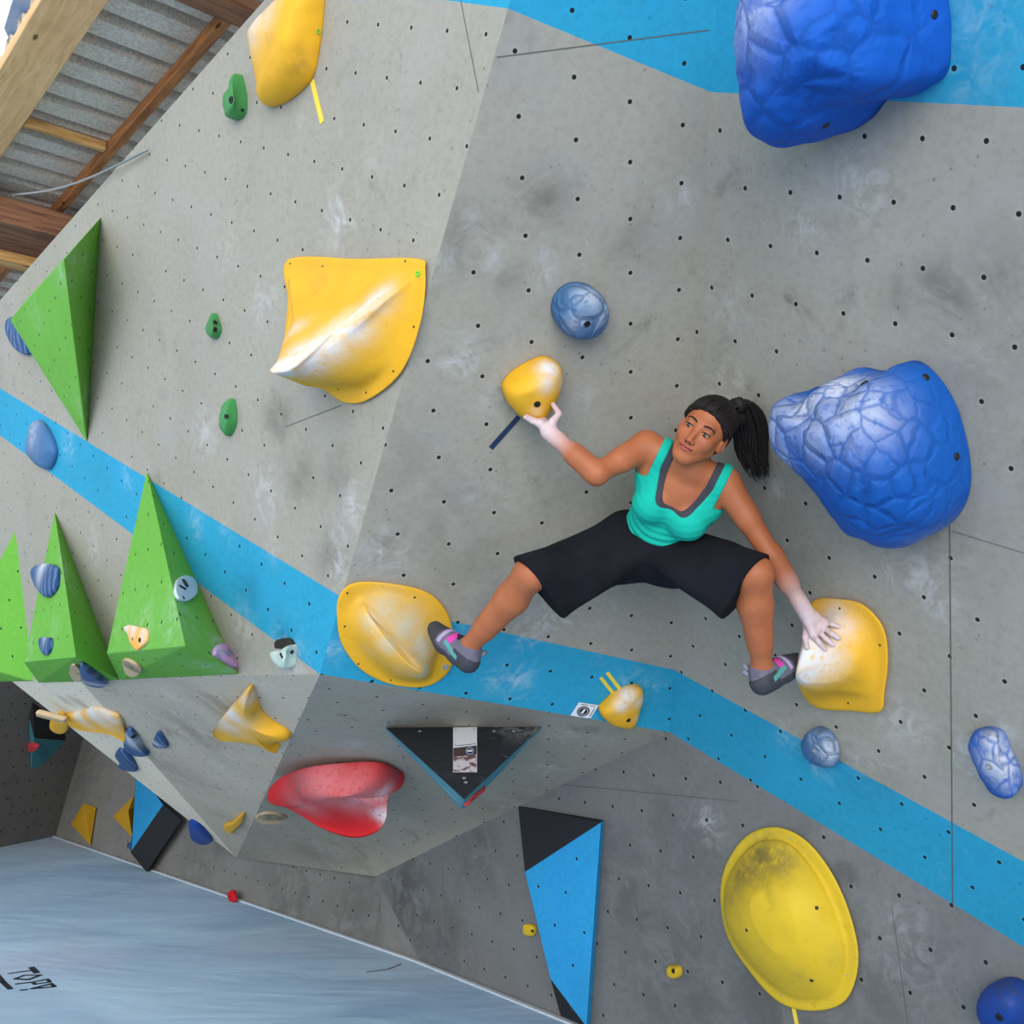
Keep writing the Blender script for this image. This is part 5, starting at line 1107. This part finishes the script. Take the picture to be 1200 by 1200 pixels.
# cut the legs off at the hems
def three(a, b, c, inside):
    n = unit(np.cross(b - a, c - a)); return (n if n @ (inside - a) < 0 else -n), a
nA, pA = three(at(604, 660, 3.47), at(656, 719, 3.49), at(604, 660, 3.47) + (FW * .93 + RT * -.36), J['pel'])
nB, pB = three(at(897, 662, 3.32), at(850, 722, 3.36), at(897, 662, 3.32) + (FW * .8 + RT * .6), J['pel'])
a_ = s.dots(J['pel'], S_)
dA = s.dots(pA, nA); dB = s.dots(pB, nB)
s.V = np.maximum(s.V, np.where(a_ < 0, dA, dB).astype('f4'))
wr_ = (.0022 * np.sin(s.dots(J['pel'], unit(J['knA'] - J['hiA'])) * 40 + s.dots(J['pel'], T_) * 60) * np.exp(-(a_ / .12) ** 2)).astype('f4'); s.V = s.V + wr_
hollow = SDF(s.lo, s.lo + (s.n - 1) * s.res, s.res); hollow.n = s.n; hollow.V = np.full(s.n, 1.0, 'f4'); hollow.ax = s.ax
inner = s.V + .009
deep = np.where(a_ < 0, dA + .05, dB + .05)                          # only the last few centimetres are open
s.V = np.maximum(s.V, -np.maximum(inner - np.where(np.where(a_ < 0, dA, dB) > -.02, .0, 0), -deep).astype('f4')) if False else s.V
sdf_obj('shorts', [s], MBLK, person, it=1)
# climbing shoes
SHOE = plain('grey_shoe_leather', srgb(104, 100, 116), .7, .5, 40); RUBB = plain('black_shoe_rubber', srgb(58, 60, 68), .6, .4, 60); TEAL = plain('teal_shoe_band', srgb(84, 148, 146), .6, .2)
PINKM = plain('pink_shoe_strap', srgb(206, 62, 160), .6, .2); LILAC = plain('lilac_shoe_trim', srgb(168, 150, 186), .7, .2); LOOPM = plain('grey_pull_loop', srgb(128, 134, 146), .7, .3)
def shoe(toe, ball, heel, ank, sole_dir, loops, label):
    root = []
    def form(s, e=0.0):
        s.cap(toe, ball, .026 + e, .037 + e, .02); s.cap(ball, heel, .036 + e, .034 + e, .025); s.cap(ball * .4 + heel * .6, ank, .036 + e, .038 + e, .025); s.cap(heel, ank, .034 + e, .037 + e, .02); s.cap(toe * .6 + ball * .4, ank * .7 + ball * .3, .02 + e, .032 + e, .03)
    P_ = np.array([toe, ball, heel, ank]); lo_, hi_ = P_.min(0) - .07, P_.max(0) + .07
    fwd = unit(toe - heel); upv = unit((ank - heel) - fwd * ((ank - heel) @ fwd)); L_ = np.linalg.norm(toe - heel)
    def piece(name, mat, e, fn, parent):
        s = SDF(lo_, hi_, .0032); form(s, e); x = s.dots(heel, fwd) / L_; z = s.dots(heel, upv)
        s.V = np.maximum(s.V, fn(x, z).astype('f4')); return sdf_obj(name, [s], mat, parent)
    axs = unit(J['knA' if toe is toeA else 'knB'] - ank)
    base = piece('climbing_shoe', SHOE, 0, lambda x, z: z - .075 + 0 * x, person)
    base['label'] = label
    piece('toe_rubber', RUBB, .0022, lambda x, z: .74 - x + 0 * z, base)
    piece('heel_rubber', RUBB, .0022, lambda x, z: np.maximum(x - .28 + 0 * z, z - .022), base)
    piece('sole', RUBB, .0026, lambda x, z: z + .016 + 0 * x, base)
    piece('side_band', TEAL, .0030, lambda x, z: np.maximum(np.abs(x - .33) - .22, np.abs(z - .004 - (x - .3) * .04) - .010), base)
    piece('strap', PINKM, .0036, lambda x, z: np.maximum(np.abs(x - .47) - .075, np.abs(z - .034) - .016), base)
    piece('trim', LILAC, .0030, lambda x, z: np.maximum(np.abs(x - .66) - .045, -z - .006), base)
    piece('tongue', plain('dark_shoe_tongue', srgb(30, 32, 40), .8), .0028, lambda x, z: np.maximum(np.abs(x - .42) - .11, .046 - z), base)
    for lp in loops:
        vs, fs = tube(lp, [.006, .009, .009, .007], 8); link('pull_loop', mesh(vs, fs, True), [LOOPM], base, lp[0])
    return base
toeA = at(510, 737, 3.765)
shoe(toeA, at(522, 752, 3.73), at(549, 775, 3.665), at(551, 761, 3.665), None, [[at(556, 770, 3.66), at(561, 768, 3.67), at(566, 766, 3.68), at(570, 764, 3.69)], [at(555, 773, 3.65), at(559, 774, 3.65), at(561, 771, 3.66), at(557, 769, 3.66)]], 'grey and pink climbing shoe on the flanged hold')
toeB = at(933, 775, 3.52)
shoe(toeB, at(918, 785, 3.50), at(893, 800, 3.45), at(892, 786, 3.46), None, [[at(882, 788, 3.47), at(876, 784, 3.48), at(872, 780, 3.49), at(876, 778, 3.49)], [at(884, 791, 3.46), at(876, 790, 3.47), at(871, 788, 3.48), at(874, 786, 3.48)]], 'grey and pink climbing shoe pushing against the right-hand hold')
